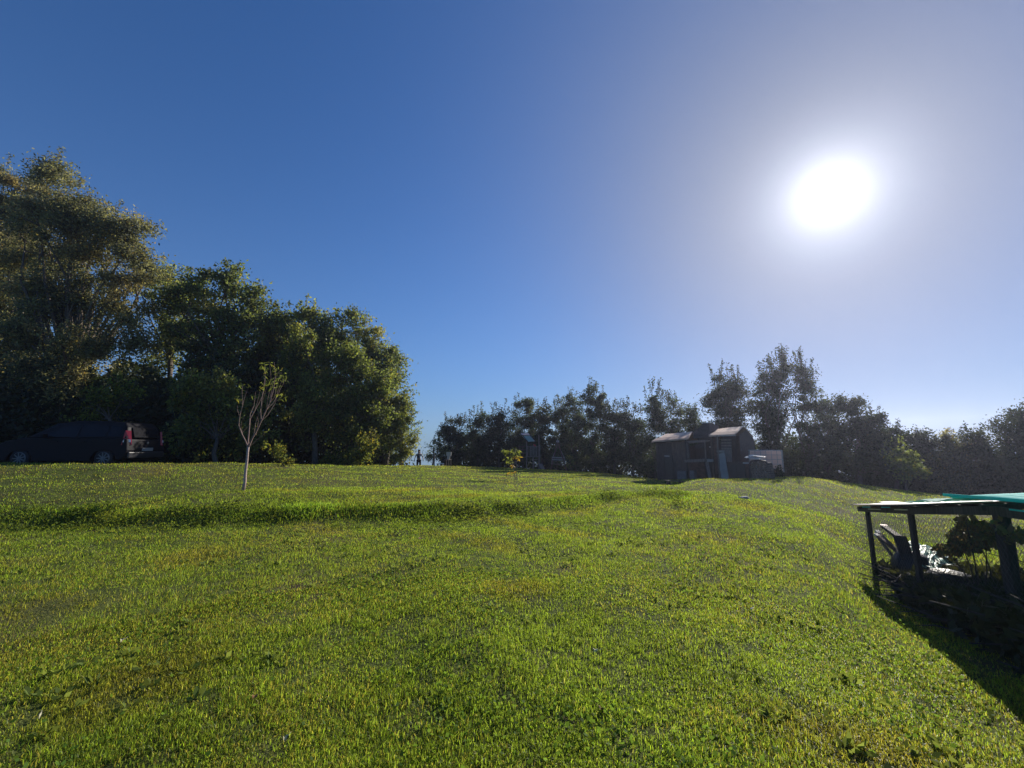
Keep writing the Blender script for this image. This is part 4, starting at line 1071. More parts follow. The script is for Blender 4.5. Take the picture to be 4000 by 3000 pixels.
# ------------------------------------------------------------------ garden shed with its outdoor hearth
SHA = R(45)
SHO = Vector((7.05, 21.0, 0.0))
FX, FY = Vector((math.cos(SHA), -math.sin(SHA), 0)), Vector((math.sin(SHA), math.cos(SHA), 0))
def shed_local(u, v, yl):
    """the point of the shed's plane local-y = yl seen under that pixel, in the shed's own axes"""
    a, b, c = ray(u, v)
    d = Vector((a, b, c)); o = Vector((0, 0, EYE))
    t = (FY.dot(SHO) + yl - FY.dot(o)) / FY.dot(d)
    p = o + d*t - SHO
    return Vector((p.dot(FX), yl, p.z))
def shed_world(p): return SHO + FX*p[0] + FY*p[1] + Vector((0, 0, p[2]))
def shed_ground(x, y):
    w = shed_world((x, y, 0)); return H(w.x, w.y)
def shed():
    root = empty('shed', SHO, 'rickety dark plank shed with two tar-paper roofs either side of a chimney', 'shed', rz=-SHA)
    def w(m, name, mat, par=None, bevel=0): return m.build(name, M[mat], par or root, bevel=bevel)
    S = shed_local
    zb = -.55
    # left hut
    def planks(name, x0, x1, zt0, zt1, y, mat, n, par=None, th=.03, zbot=zb):
        m = MB()
        for i in range(n):
            a = x0 + (x1-x0)*i/n; b = x0 + (x1-x0)*(i+1)/n - .008
            za = zt0 + (zt1-zt0)*i/n; zb_ = zt0 + (zt1-zt0)*(i+1)/n
            dy = .006*math.sin(i*2.3)
            m.hexa([(a,y+dy,zbot),(b,y+dy,zbot),(b,y+dy+th,zbot),(a,y+dy+th,zbot),(a,y+dy,za),(b,y+dy,zb_),(b,y+dy+th,zb_),(a,y+dy+th,za)])
        return w(m, name, mat, par)
    planks('front_wall', .15, .98, 1.76, 1.80, .22, 'dark_wood', 6)
    planks('front_wall', 1.0, 1.86, 1.84, 1.88, .15, 'brown_wood', 6)
    m = MB(); 
    for yy in np.arange(.26, 2.5, .13):
        m.hexa([(.12,yy,zb),(.15,yy,zb),(.15,yy+.12,zb),(.12,yy+.12,zb),(.12,yy,1.78+.28*min(1,yy/1.4)-.36*max(0,yy-1.35)),(.15,yy,1.78+.28*min(1,yy/1.4)-.36*max(0,yy-1.35)),(.15,yy+.12,1.78+.28*min(1,yy/1.4)-.36*max(0,yy-1.35)),(.12,yy+.12,1.78+.28*min(1,yy/1.4)-.36*max(0,yy-1.35))])
    w(m, 'side_wall', 'brown_wood')
    planks('back_wall', .15, 4.05, 1.6, 1.8, 2.5, 'dark_wood', 22)
    m = MB()
    for yy in np.arange(.3, 2.5, .13):
        zt = 2.06 + .3*min(1, yy/1.4) - .36*max(0, yy-1.3)
        m.hexa([(4.0,yy,zb),(4.03,yy,zb),(4.03,yy+.12,zb),(4.0,yy+.12,zb),(4.0,yy,zt),(4.03,yy,zt),(4.03,yy+.12,zt),(4.0,yy+.12,zt)])
    w(m, 'side_wall', 'brown_wood')
    def roof(name, e0, e1, r0, r1, yr, back):
        """eave e0-e1 in front, ridge r0-r1, then falling away at the back"""
        m = MB(); N = 6; th = .035
        rows = []
        for (a, b, y) in ((e0, e1, 0.0), (None, None, .5), (r0, r1, yr), (Vector((r0.x, 0, r0.z-.45)), Vector((r1.x, 0, r1.z-.45)), back)):
            if a is None:
                t = .38; a = e0.lerp(r0, t); b = e1.lerp(r1, t); y = e0.y + (yr - e0.y)*t
            elif y == 0.0: y = e0.y
            rows.append([Vector((a.x + (b.x-a.x)*i/N, y, a.z + (b.z-a.z)*i/N + .008*math.sin(i*2.1 + y*5))) for i in range(N+1)])
        K = N+1; tot = len(rows)*K
        m.v = [p + Vector((0,0,th/2)) for r in rows for p in r] + [p - Vector((0,0,th/2)) for r in rows for p in r]
        for i in range(len(rows)-1):
            for j in range(N):
                a = i*K+j; m.f.append((a, a+1, a+1+K, a+K)); m.f.append((tot+a+K, tot+a+K+1, tot+a+1, tot+a))
        for i in range(len(rows)-1):
            a = i*K; m.f.append((a, a+K, tot+a+K, tot+a)); a = i*K+N; m.f.append((a+K, a, tot+a, tot+a+K))
        for j in range(N):
            m.f.append((j+1, j, tot+j, tot+j+1)); a = (len(rows)-1)*K + j; m.f.append((a, a+1, tot+a+1, tot+a))
        ro = w(m, name, 'tar_roof')
        # darker strip of newer felt along the eave, with its batten
        s = MB(); t = .36
        a, b, c, d = e0, e1, e1.lerp(Vector((r1.x, yr, r1.z)), t), e0.lerp(Vector((r0.x, yr, r0.z)), t)
        up = Vector((0, 0, th/2+.022))
        s.hexa([a+up, b+up, c+up+Vector((0,0,.012)), d+up+Vector((0,0,.012)), a+up+Vector((0,0,.01)), b+up+Vector((0,0,.01)), c+up+Vector((0,0,.022)), d+up+Vector((0,0,.022))])
        w(s, 'felt_strip', 'tar_roof2', ro)
        return ro
    M['tar_roof2'] = simple('felt_strip', (.34,.22,.18), .8, var=.2, scale=7)
    yl = -.05
    e0, e1 = S(2545,1727,yl), S(2690,1715,yl)
    r0, r1 = S(2600,1697,1.4), S(2704,1687,1.4)
    roof('roof', e0, e1, r0, r1, 1.4, 2.7)
    e0, e1 = S(2769,1705,yl), S(2870,1700,yl)
    r0, r1 = S(2764,1680,1.3), S(2905,1666,1.3)
    roof('roof', e0, e1, r0, r1, 1.3, 2.7)
    w(MB().beam(S(2787,1703.5,yl-.03), S(2875,1701.5,yl-.03), .02, .02), 'gutter_batten', 'white_paint')
    w(MB().beam(S(2602,1729,.05), S(2668,1718,.05), .03, .025), 'loose_batten', 'weathered_wood')
    # chimney: a masonry flue rising out of a dark hood between the roofs
    m = MB()
    a = [S(2702,1712,.1), S(2706,1688,.1), S(2738,1657,.1), S(2766,1657,.1), S(2770,1712,.1)]
    m.prism([(p.x, p.z) for p in a], .25, 1.5)
    w(m, 'hood', 'masonry')
    a0, a1 = S(2744,1700,.1), S(2767,1655,.1)
    m = MB(); m.box(((a0.x+a1.x)/2, .45, (a0.z + a1.z)/2 + .0), (abs(a1.x-a0.x), .5, abs(a1.z-a0.z)+.1)); ch = w(m, 'chimney', 'masonry', bevel=.01)
    m = MB(); p = S(2754,1652,.2); m.box((p.x, .5, p.z), (.34,.6,.04)); w(m, 'chimney_cap', 'galvanised', ch)
    # the open hearth below: uprights, cross beams, counter, brick piers and the dark recess behind
    m = MB(); m.box((2.35, 1.3, .9), (1.0, .06, 2.9)); w(m, 'recess_wall', 'dark_wood')
    def bar(name, u0, v0, u1, v1, y, wd, th, mat):
        return w(MB().beam(S(u0,v0,y), S(u1,v1,y), th, wd), name, mat)
    bar('cross_beam', 2684,1727, 2766,1722, .12, .10, .06, 'weathered_wood')
    bar('shelf', 2716,1743, 2752,1741, .35, .18, .10, 'masonry')
    bar('counter', 2682,1801, 2764,1797, -.02, .13, .5, 'weathered_wood')
    bar('brace', 2684,1728, 2690,1790, .1, .08, .06, 'weathered_wood')
    bar('upright', 2678,1716, 2688,1880, .06, .05, .05, 'dark_wood')
    bar('upright', 2753,1722, 2758,1800, .1, .06, .05, 'weathered_wood')
    bar('cross_beam', 2755,1722, 2778,1721, .08, .05, .06, 'weathered_wood')
    bar('bracket', 2771,1746, 2780,1746, .05, .03, .04, 'white_paint')
    m = MB(); p = S(2774,1799,-.1); m.box(p, (.26,.12,.12)); w(m, 'drawer', 'grey_panel', bevel=.01)
    M['brick'] = simple('pier_block', (.17,.15,.14), .9, var=.2, scale=14, bump=.5)
    for (u0, u1, v0, v1) in ((2647,2684,1839,1868),(2696,2716,1838,1856)):
        a, b = S(u0,v0,.0), S(u1,v1,.0); m = MB(); m.box(((a.x+b.x)/2, .05, (a.z+b.z)/2 - .1), (b.x-a.x, .3, a.z-b.z+.2)); w(m, 'block_pier', 'brick', bevel=.02)
    m = MB(); a, b = S(2690,1806,.2), S(2752,1870,.2); m.box(((a.x+b.x)/2, .32, (a.z+b.z)/2-.1), (b.x-a.x, .04, a.z-b.z+.3)); w(m, 'lower_panel', 'rust')
    # right-hand hut: posts, plank infill and the door opening
    planks('front_wall', 2.92, 3.16, 2.10, 2.10, .25, 'rust', 2)
    planks('front_wall', 3.18, 3.98, 2.08, 2.10, .55, 'dark_wood', 6)
    bar('post', 2777,1706, 2790,1880, -.02, .06, .07, 'brown_wood')
    bar('post', 2870,1703, 2880,1870, .1, .06, .06, 'dark_wood')
    bar('sill', 2802,1763, 2828,1764, .05, .09, .12, 'grey_panel')
    bar('corner_board', 2888,1722, 2895,1762, .4, .09, .03, 'weathered_wood')
    # door of the left hut: a black panel stands in for the dark inside
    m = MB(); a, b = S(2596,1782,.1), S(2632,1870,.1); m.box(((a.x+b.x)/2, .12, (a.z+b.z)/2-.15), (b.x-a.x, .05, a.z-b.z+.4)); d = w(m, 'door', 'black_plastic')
    w(MB().beam(S(2595,1781,.03), S(2615,1782,.03), .03, .025), 'door_edge', 'white_paint', d)
shed()
def near_shed(name, label, cat, group=None, x=0, y=0, lift=0.0, rz=0.0):
    w = shed_world((x, y, 0)); w.z = H(w.x, w.y) + lift
    return empty(name, w, label, cat, group, rz=-SHA + rz)
def lean_board(u0, v0, u1, v1, wd, th, yt, yb, mat, label, name='leaning_board', cat='board'):
    a, b = shed_local(u0, v0, yt), shed_local(u1, v1, yb)
    A, B = shed_world(a), shed_world(b)
    B.z = min(B.z, H(B.x, B.y) + .02)
    mb = MB(); mb.beam(B - B, A - B, wd, th, up=FY)
    o = mb.build(name, M[mat], None, bevel=.004); o.location = B
    return tag(o, label, cat)
lean_board(2816, 1771, 2834, 1864, .31, .03, .0, -.35, 'grey_panel', 'tall pale grey board leaning against the right half of the shed')
lean_board(2801, 1702, 2812, 1872, .05, .05, -.1, -.3, 'weathered_wood', 'long thin pole propped against the right shed roof', 'pole', 'pole')
lean_board(2760, 1798, 2775, 1868, .14, .03, -.1, -.4, 'weathered_wood', 'narrow weathered board leaning on the counter beneath the chimney')
def pallet_up():
    a, b = shed_local(2820,1712,.2), shed_local(2856,1802,.05)
    cx = (a.x+b.x)/2; w0 = shed_world((cx, .12, b.z))
    root = empty('pallet', w0, 'upright grey slatted pallet standing in the doorway behind the tall pale board', 'pallet', rz=-SHA)
    hh = a.z - b.z; ww = b.x - a.x + .08
    for s in (-1, 0, 1):
        m = MB(); m.box((s*ww*.45, .05, hh/2), (.05,.08,hh)); m.build('runner', M['dark_wood'], root)
    for k in range(8):
        m = MB(); m.box((.04*(hh/2 - hh*k/7)/hh*-1, -.0, hh*(k+.4)/8), (ww,.022,.085 if k > 3 else .15)); m.build('slat', M['weathered_wood'], root, bevel=.004)
pallet_up()
def counter():
    a, b = shed_local(2846,1806,-.3), shed_local(2945,1806,-.3)
    w0 = shed_world(((a.x+b.x)/2, -.1, 0)); gz = H(w0.x, w0.y) - .1; w0.z = gz
    zt = (a.z+b.z)/2 - gz
    L = b.x - a.x
    root = empty('workbench', w0, 'long dark sheeted workbench running right from the shed doorway', 'workbench', rz=-SHA)
    m = MB(); m.box((0,0,zt-.02), (L+.06,.62,.035)); m.build('top', M['dark_wood'], root, bevel=.005)
    m = MB(); m.box((L*.30,-.325,zt-.02), (L*.38,.02,.04)); m.build('edge_strip', M['white_paint'], root)
    for k in range(3):
        m = MB(); m.box((-L/2 + L*(k+.5)/3, -.27, (zt-.05)/2), (L/3-.015,.02,zt-.05)); m.build('front_panel', M['black_plastic' if k < 2 else 'rust'], root)
    for x in (-L/2+.03, L/2-.03):
        for y in (-.25,.25):
            m = MB(); m.box((x,y,(zt-.04)/2), (.06,.06,zt-.04)); m.build('leg', M['dark_wood'], root)
counter()
def water_tank():
    y = 18.0
    c = P(2990, 1800, y)
    top = P(2990, 1757, y).z
    z0 = top - 1.0
    gz = H(c.x, y + .4)
    root = empty('water_tank', (c.x, y, z0 - .16), 'white plastic water tank in a square metal cage, glowing with sun behind it', 'water tank', rz=R(-27))
    m, n, l, b = newmat('tank_plastic')
    out = n['Material Output']; tr = n.new('ShaderNodeBsdfTranslucent'); tr.inputs['Color'].default_value = (.97,.80,.70,1)
    b.inputs['Base Color'].default_value = (.62,.56,.52,1); b.inputs['Roughness'].default_value = .4
    mx = n.new('ShaderNodeMixShader'); mx.inputs[0].default_value = .8
    l.new(b.outputs[0], mx.inputs[1]); l.new(tr.outputs[0], mx.inputs[2]); l.new(mx.outputs[0], out.inputs['Surface'])
    # blow-moulded tank: open rounded shell with a neck
    def rrect(w, d, r, z, n=5):
        ps = []
        for (sx_, sy_, a0) in ((1,1,0),(-1,1,90),(-1,-1,180),(1,-1,270)):
            for k in range(n):
                a = R(a0 + 90*k/(n-1)); ps.append(Vector((sx_*(w/2-r) + r*math.cos(a), sy_*(d/2-r) + r*math.sin(a), z)))
        return ps
    t = MB(); rings = [rrect(1.06,.90,.06,.17), rrect(1.12,.96,.09,.22), rrect(1.12,.96,.09,1.08), rrect(1.04,.88,.09,1.14), rrect(.3,.3,.14,1.15)]
    K = 20
    for r in rings: t.v += r
    for i in range(len(rings)-1):
        for j in range(K): t.f.append((i*K+j, i*K+(j+1)%K, (i+1)*K+(j+1)%K, (i+1)*K+j))
    t.f.append(tuple(range(K))); 
    t.build('tank', m, root, smooth=False)
    nk = MB(); nk.lathe([(.12,1.14),(.12,1.19),(.115,1.2),(.01,1.2)], n=18); nk.build('lid', M['black_plastic'], root)
    cg = MB(); W, D = 1.18, 1.02
    for z in np.linspace(.2, 1.14, 6):
        cg.tube([(W/2,D/2,z),(-W/2,D/2,z),(-W/2,-D/2,z),(W/2,-D/2,z),(W/2,D/2,z)], .010, 5)
    for x in np.linspace(-W/2, W/2, 7):
        for s in (-1, 1): cg.tube([(x,s*D/2,.16),(x,s*D/2,1.15)], .010, 5)
    for yy in np.linspace(-D/2, D/2, 6)[1:-1]:
        for s in (-1, 1): cg.tube([(s*W/2,yy,.16),(s*W/2,yy,1.15)], .010, 5)
    for x in (-.3,.3): cg.tube([(x,-D/2,1.15),(x,D/2,1.15)], .010, 5)
    cg.build('cage', M['galvanised'], root)
    p = MB()
    for yy in (-.42,0,.42): p.box((0,yy,.145), (1.18,.14,.02))
    for x in (-.52,0,.52):
        for yy in (-.42,0,.42): p.box((x,yy,.08), (.12,.14,.11))
    for x in (-.52,0,.52): p.box((x,0,.012), (.12,1.0,.02))
    p.build('pallet', M['dark_wood'], root)
    # the blocks it stands on
    h = z0 - .16 - gz
    bm_ = MB(); bm_.box((0,0,-h/2-.05), (1.1,.9,max(.1, h+.1))); bm_.build('plinth', M['masonry'], root, bevel=.02)
water_tank()
def wood_pile():
    # cut logs stacked in front of the tank, covered with dark sheet
    y = 16.9
    c = G(2968, y)
    root = empty('log_pile', c, 'hump-backed stack of firewood under a dark cover in front of the water tank', 'log pile', rz=R(-30))
    zt = P(2965, 1797, y).z - c.z
    rr = random.Random(3)
    W = .72
    cov = MB()
    prof = [(-W/2-.02,-.05),(-W/2-.02,zt*.8),(-W/2+.08,zt*.98),(0,zt*1.03),(W/2-.12,zt*.97),(W/2-.03,zt*.8),(W/2-.02,zt*.66)]
    cov.prism(prof + [(W/2-.08,zt*.6),(W/2-.15,zt*.9),(0,zt*.96),(-W/2+.1,zt*.9),(-W/2+.03,zt*.75),(-W/2+.03,-.05)], -.36, .36)
    cov.build('cover', M['dark_cloth2'], root, bevel=.01)
    lp = MB(); 
    z = .06; row = 0
    while z < zt*.92:
        x = -W/2 + .06 + (row % 2)*.05
        lim = W/2 + .02 + .06*math.sin(z*5)
        if z > zt*.7: lim -= (z - zt*.7)*.9
        while x < lim:
            r = rr.uniform(.042,.062); 
            lp.lathe([(r*.98,-.34+rr.uniform(-.03,.03)),(r,-.30),(r,.30),(r*.98,.34)], (x, 0, z), 7, 'Y'); x += r*2.02
        z += .10; row += 1
    lp.build('logs', M['log'], root)
M['dark_cloth2'] = simple('dark_cover', (.045,.03,.03), .7, var=.25, bump=.5)
M['log'] = simple('log', (.24,.17,.13), .85, var=.45, scale=18, bump=.5)
wood_pile()
def slat_stack():
    y = 16.6
    c = G(3008, y)
    root = empty('crate_stack', c, 'knee-high stack of weathered slatted wood beside the covered firewood', 'wood stack', rz=R(-30))
    zt = P(3008, 1805, y).z - c.z
    n = 7
    for k in range(n):
        m = MB(); z = zt*(k+.5)/n
        m.box((.015*math.sin(k*3), 0, z), (.26 - .012*k, .5, zt/n*.5), rz=.05*math.sin(k*2.1)); m.build('slat', M['weathered_wood'], root, bevel=.005)
        m = MB(); m.box((0, 0, z - zt/n*.4), (.18,.4,zt/n*.5)); m.build('spacer', M['dark_wood'], root)
slat_stack()
def white_sheets():
    y = 16.6
    root = None
    for i, (q0, lab) in enumerate((([(2907,1787),(2968,1792),(2975,1786),(2916,1782)], 'long white corrugated sheet lying lowest over the covered firewood'),
                                   ([(2946,1791),(2958,1794),(2988,1787),(2962,1782)], 'short bright white sheet tilted on top of the long one'),
                                   ([(2922,1781),(2960,1784),(2992,1786),(2940,1779)], 'thin pale upper sheet lying behind the bright white one'))):
        ys = (y-.42, y-.40, y+.25, y+.25)
        pts = [P(u, v, yy) for (u, v), yy in zip(q0, ys)]
        for p in pts: p.z += .012*i
        c = sum(pts, Vector())/4
        m = MB(); N = 14; K = N+1
        for s in (0, 1):
            for j in range(K):
                a = pts[0].lerp(pts[1], j/N) if s == 0 else pts[3].lerp(pts[2], j/N)
                m.v.append(a - c + Vector((0,0,.012*math.sin(j*2.2))))
        m.f = [(j, j+1, K+j+1, K+j) for j in range(N)]
        o = m.build('roof_sheet', M['white_sheet'], None); o.location = c
        t = o.modifiers.new('thick', 'SOLIDIFY'); t.thickness = .012
        tag(o, lab, 'sheet', 'white sheets laid over the firewood')
white_sheets()
tree('small_bush', 'knee-high dark bush growing against the foot of the water tank', 'bush', 3042, 16.9,
     [(3040,1840,18,16),(3050,1850,16,14),(3025,1852,14,14)], 'dark', .09, .6, 4, None, trunk=.02, clump=.15, limbs=6)
def shed_shadow_board():  # dark board added in place of the shadow cast by the shed's peak
    p = G(2632, 16.2)
    root = empty('shadow_board', p + Vector((0,0,.12)), 'dark low board standing in for the shadow of the shed peak on the lawn', 'board', rz=R(20))
    m = MB(); m.box((0,0,0), (.75,.28,.02), ry=.06); m.build('plank', M['dark_wood'], root)
    for s in (-.3,.3):
        m = MB(); m.box((s,0,-.08), (.06,.2,.14)); m.build('foot', M['dark_wood'], root)
shed_shadow_board()
# ------------------------------------------------------------------ wood store with wire mesh at the right
AX = Vector((-.40, -.917, 0)).normalized()      # along its long side, towards the camera
CRS = Vector((.917, -.40, 0)).normalized()      # across it, to the right
W0 = Vector((6.12, 7.30, 0))
def wsp(t, c=0.0, z=0.0): p = W0 + AX*t + CRS*c; return Vector((p.x, p.y, z))
def wsg(t, c=0.0): p = wsp(t, c); return H(p.x, p.y)
def roof_z(t, c=0.0): return float(np.interp(t, [-.2, 0, 1.6, 3.48, 6.6], [.58, .60, .80, 1.06, 1.22])) + .10*c
WR = wsp(0, 0, wsg(0))
def wood_store():
    root = empty('wood_store', WR, 'low wood store with wire mesh sides under a roof of pale boards and turquoise sheet', 'wood store')
    def w(m, name, mat, par=None, bevel=0):
        for v in m.v: v -= WR
        return m.build(name, M[mat], par or root, bevel=bevel)
    WD = 1.7
    for t, s in ((0,.055),(1.6,.058),(3.48,.085),(5.3,.08),(6.5,.08)):
        w(MB().beam(wsp(t,0,wsg(t)-.3), wsp(t+.0,.0,roof_z(t)-.10), s, s), 'post', 'dark_wood', bevel=.008)
    for t in (0, 2.4, 4.6, 6.5):
        w(MB().beam(wsp(t,WD,wsg(t,WD)-.3), wsp(t,WD,roof_z(t,WD)-.10), .09, .09), 'post', 'dark_wood', bevel=.008)
    for c, z in ((0,.0),(WD,.0)):
        ts = [-.25, 1.6, 3.48, 6.7]
        for a, b in zip(ts[:-1], ts[1:]):
            w(MB().beam(wsp(a,c-.05,roof_z(a,c)-.075), wsp(b,c-.05,roof_z(b,c)-.075), .035, .085), 'beam', 'dark_wood')
    for t in (-.05, 1.65, 3.4, 5.3):
        w(MB().beam(wsp(t,-.1,roof_z(t,-.1)-.04), wsp(t,WD+.1,roof_z(t,WD+.1)-.04), .05, .05), 'rafter', 'dark_wood')
    # pale weathered boards over the far half
    rr = random.Random(5)
    n = 9
    for k in range(n):
        c0 = -.16 + (WD+.3)*k/n; c1 = c0 + (WD+.3)/n - .015
        t0 = -.28 + rr.uniform(-.10,.12); t1 = 2.35 + rr.uniform(-.25,.3); cm = (c0+c1)/2
        dz = rr.uniform(-.004,.02)
        m = MB(); dz *= .4
        N = 5; ts = [t0 + (t1-t0)*i/N for i in range(N+1)]
        for i in range(N+1):
            for cc, zz in ((c0, .0), (c1, .0), (c1, -.016), (c0, -.016)): m.v.append(wsp(ts[i], cc, roof_z(ts[i], cc) + .012 + dz + zz))
        for i in range(N):
            for q in range(4): m.f.append((i*4+q, i*4+(q+1) % 4, i*4+4+(q+1) % 4, i*4+4+q))
        m.f += [(3,2,1,0), tuple(N*4+q for q in range(4))]
        w(m, 'roof_board', 'bleached_board' if k % 3 else 'weathered_wood', bevel=.003)
    # turquoise corrugated sheets: a thin crumpled one, then a sound one laid on top
    def sheet(name, t0, t1, c0, c1, lift, amp, wave, mat, rag=0.0):
        m = MB(); NT, NC = 12, 150
        for i in range(NT+1):
            for j in range(NC+1):
                t = t0 + (t1-t0)*i/NT; c = c0 + (c1-c0)*j/NC
                if i == 0: t += rag*math.sin(j*1.7)*.12
                z = roof_z(t, c) + lift + amp*math.sin(c*wave) + rag*.012*math.sin(t*9+c*4)
                m.v.append(wsp(t, c, z))
        K = NC+1
        for i in range(NT):
            for j in range(NC): m.f.append((i*K+j, i*K+j+1, (i+1)*K+j+1, (i+1)*K+j))
        o = w(m, name, mat); q = o.modifiers.new('thick', 'SOLIDIFY'); q.thickness = .006
        return o
    sheet('roof_sheet', 1.9, 3.3, -.15, WD+.1, .055, .008, 60, 'turquoise_old', 1.0)
    sheet('roof_sheet', 3.05, 6.7, -.18, WD+.15, .075, .012, 60, 'turquoise')
    w(MB().beam(wsp(3.0,-.2,roof_z(3.0)+.085), wsp(6.7,-.2,roof_z(6.7)+.085), .012, .03), 'sheet_edge', 'turquoise')
    # short ends of metal showing below the boards
    for t, L, mt in ((.25,.35,'turquoise'),(1.05,.3,'turquoise'),(.5,.5,'galvanised'),(1.5,.4,'galvanised'),(3.9,.3,'turquoise'),(4.2,.6,'galvanised')):
        w(MB().beam(wsp(t,-.135,roof_z(t)-(.035 if mt=='turquoise' else .065)), wsp(t+L,-.135,roof_z(t+L)-(.035 if mt=='turquoise' else .068)), .01, .014), 'edge_strip', mt)
    # chicken wire, one panel for each bay
    def mesh_panel(pa, pb, za, zb, ta, tb, cell=.075):
        m = MB(); L = (pb-pa).length; d = (pb-pa)/L
        nrm = Vector((-d.y, d.x, 0))
        def pt(s, z): return pa + d*s + Vector((0,0,z)) + nrm*.012*math.sin(s*5+z*4)
        nx = int(L/cell); 
        hgt = max(ta - za, tb - zb); nz = int(hgt/cell)
        for i in range(-nz, nx+1):
            for sg in (1, -1):
                ps = []
                for k in range(nz*2+1):
                    s = (i + (k/2 if sg > 0 else nz - k/2))*cell; 
                    if s < 0 or s > L: continue
                    f = s/L; zz = za+(zb-za)*f + (ta+(tb-ta)*f - za-(zb-za)*f)*k/(nz*2)
                    ps.append(pt(s, zz))
                if len(ps) > 1: m.tube(ps, .0016, 3, False)
        return w(m, 'wire_mesh', 'wire')
    for a, b in ((0,1.6),(1.6,3.48),(3.48,5.3)):
        mesh_panel(wsp(a,-.07), wsp(b,-.07), wsg(a), wsg(b), roof_z(a)-.16, roof_z(b)-.16)
    mesh_panel(wsp(-.06,-.2), wsp(-.06,WD), wsg(0), wsg(0,WD), roof_z(0)-.16, roof_z(0,WD)-.16)
    mesh_panel(wsp(0,WD), wsp(3.5,WD), wsg(0,WD), wsg(3.5,WD), roof_z(0,WD)-.16, roof_z(3.5,WD)-.16, .09)
    # unseen planks added along the far long side to block the low sun
    for k in range(22):
        t = .75 + k*.27
        w(MB().beam(wsp(t,WD+.06,wsg(t,WD)-.2), wsp(t,WD+.06,roof_z(t,WD)-.12), .25, .02, up=CRS), 'shade_board', 'dark_wood')
    for k in range(7):
        w(MB().beam(wsp(6.55,.12+k*.25,wsg(6.5)-.2), wsp(6.55,.12+k*.25,roof_z(6.5)-.12), .24, .02, up=AX), 'end_board', 'dark_wood')
M['bleached_board'] = simple('bleached_board', (.72,.70,.60), .55, var=.25, scale=4, bump=.4, stretch=(1,1,8))
M['turquoise'] = leafmat('turquoise_plastic', (.06, .62, .56), (.10, .80, .74), .35, .6, use_tint=False, spec=.05)
M['turquoise_old'] = leafmat('turquoise_old', (.45, .68, .58), (.45, .75, .65), .4, .6, use_tint=False, spec=.05)
M['wire'] = simple('wire', (.10,.10,.09), .6, metal=.4, var=.2, bump=0)
wood_store()
M['brush'] = simple('brush', (.055,.045,.04), .9, var=.5, scale=12, bump=.6)
M['netting'] = simple('netting', (.16,.36,.30), .45, var=.45, scale=25, bump=.8)
def on_store(u, v, c):
    """the point seen under that pixel on the store's lengthwise plane at offset c"""
    d = Vector(ray(u, v)); o = Vector((0,0,EYE)); n = CRS
    s = (n.dot(W0) + c - n.dot(o)) / n.dot(d)
    return o + d*s
def brush_pile():
    # heap of cut branches, spread past the posts to stand in for shade too
    P0, D = [], []
    m = MB(); rr = random.Random(8)
    c0 = wsp(3.4, .85, wsg(3.4, .85))
    for k in range(700):
        t = rr.uniform(.5, 6.3); c = rr.uniform(-.30 if t > 2.2 else 0, 1.6)
        top = float(np.interp(t, [.5,1.2,2.0,2.6,3.4,4.5,6.3], [.2,.22,.24,.34,.62,.8,.9])) * (1 - .25*abs(c-.9))
        z = wsg(t, c) + rr.uniform(.02, 1)*top
        a = rr.uniform(0, 6.28); L = rr.uniform(.3,.8); d = Vector((math.cos(a), math.sin(a), rr.uniform(-.3,.35)))
        p = wsp(t, c, z) - c0; q = p + d*L
        m.tube([p, (p+q)/2 + Vector((rr.uniform(-.05,.05), rr.uniform(-.05,.05), rr.uniform(-.02,.06))), q], [.012,.009,.004], 4, False)
    root = empty('brush_pile', c0, 'dark tangled heap of cut branches in the wood store, spread past the middle posts to deepen the shade', 'brush pile')
    m.build('branches', M['brush'], root)
    n = 42000
    t = RNG.uniform(.2, 6.4, n); c = RNG.uniform(0, 1, n); c = np.where(t > 2.0, -.38 + 2.0*c, -.04 + 1.66*c)
    p = np.array([tuple(W0 + AX*a + CRS*b) for a, b in zip(t, c)])
    top = np.interp(t, [.2,1.0,2.0,2.5,3.4,4.5,6.3], [.22,.26,.26,.34,.6,.8,.9]) * (1 - .25*np.abs(c-.9)) * (1 + .18*np.sin(t*7)*np.sin(c*9))
    p[:, 2] = height(p[:, 0], p[:, 1]) + top*RNG.random(n)**.6
    V, Fq = leaf_quads(p - np.array(c0), .10, .55)
    cc = (.5+.8*RNG.random((n, 1)))*np.array([1.1,.9,.9])
    np_mesh('dead_leaves', V, Fq, LEAF['dark'], root, colors=np.repeat(cc, 4, 0))
brush_pile()
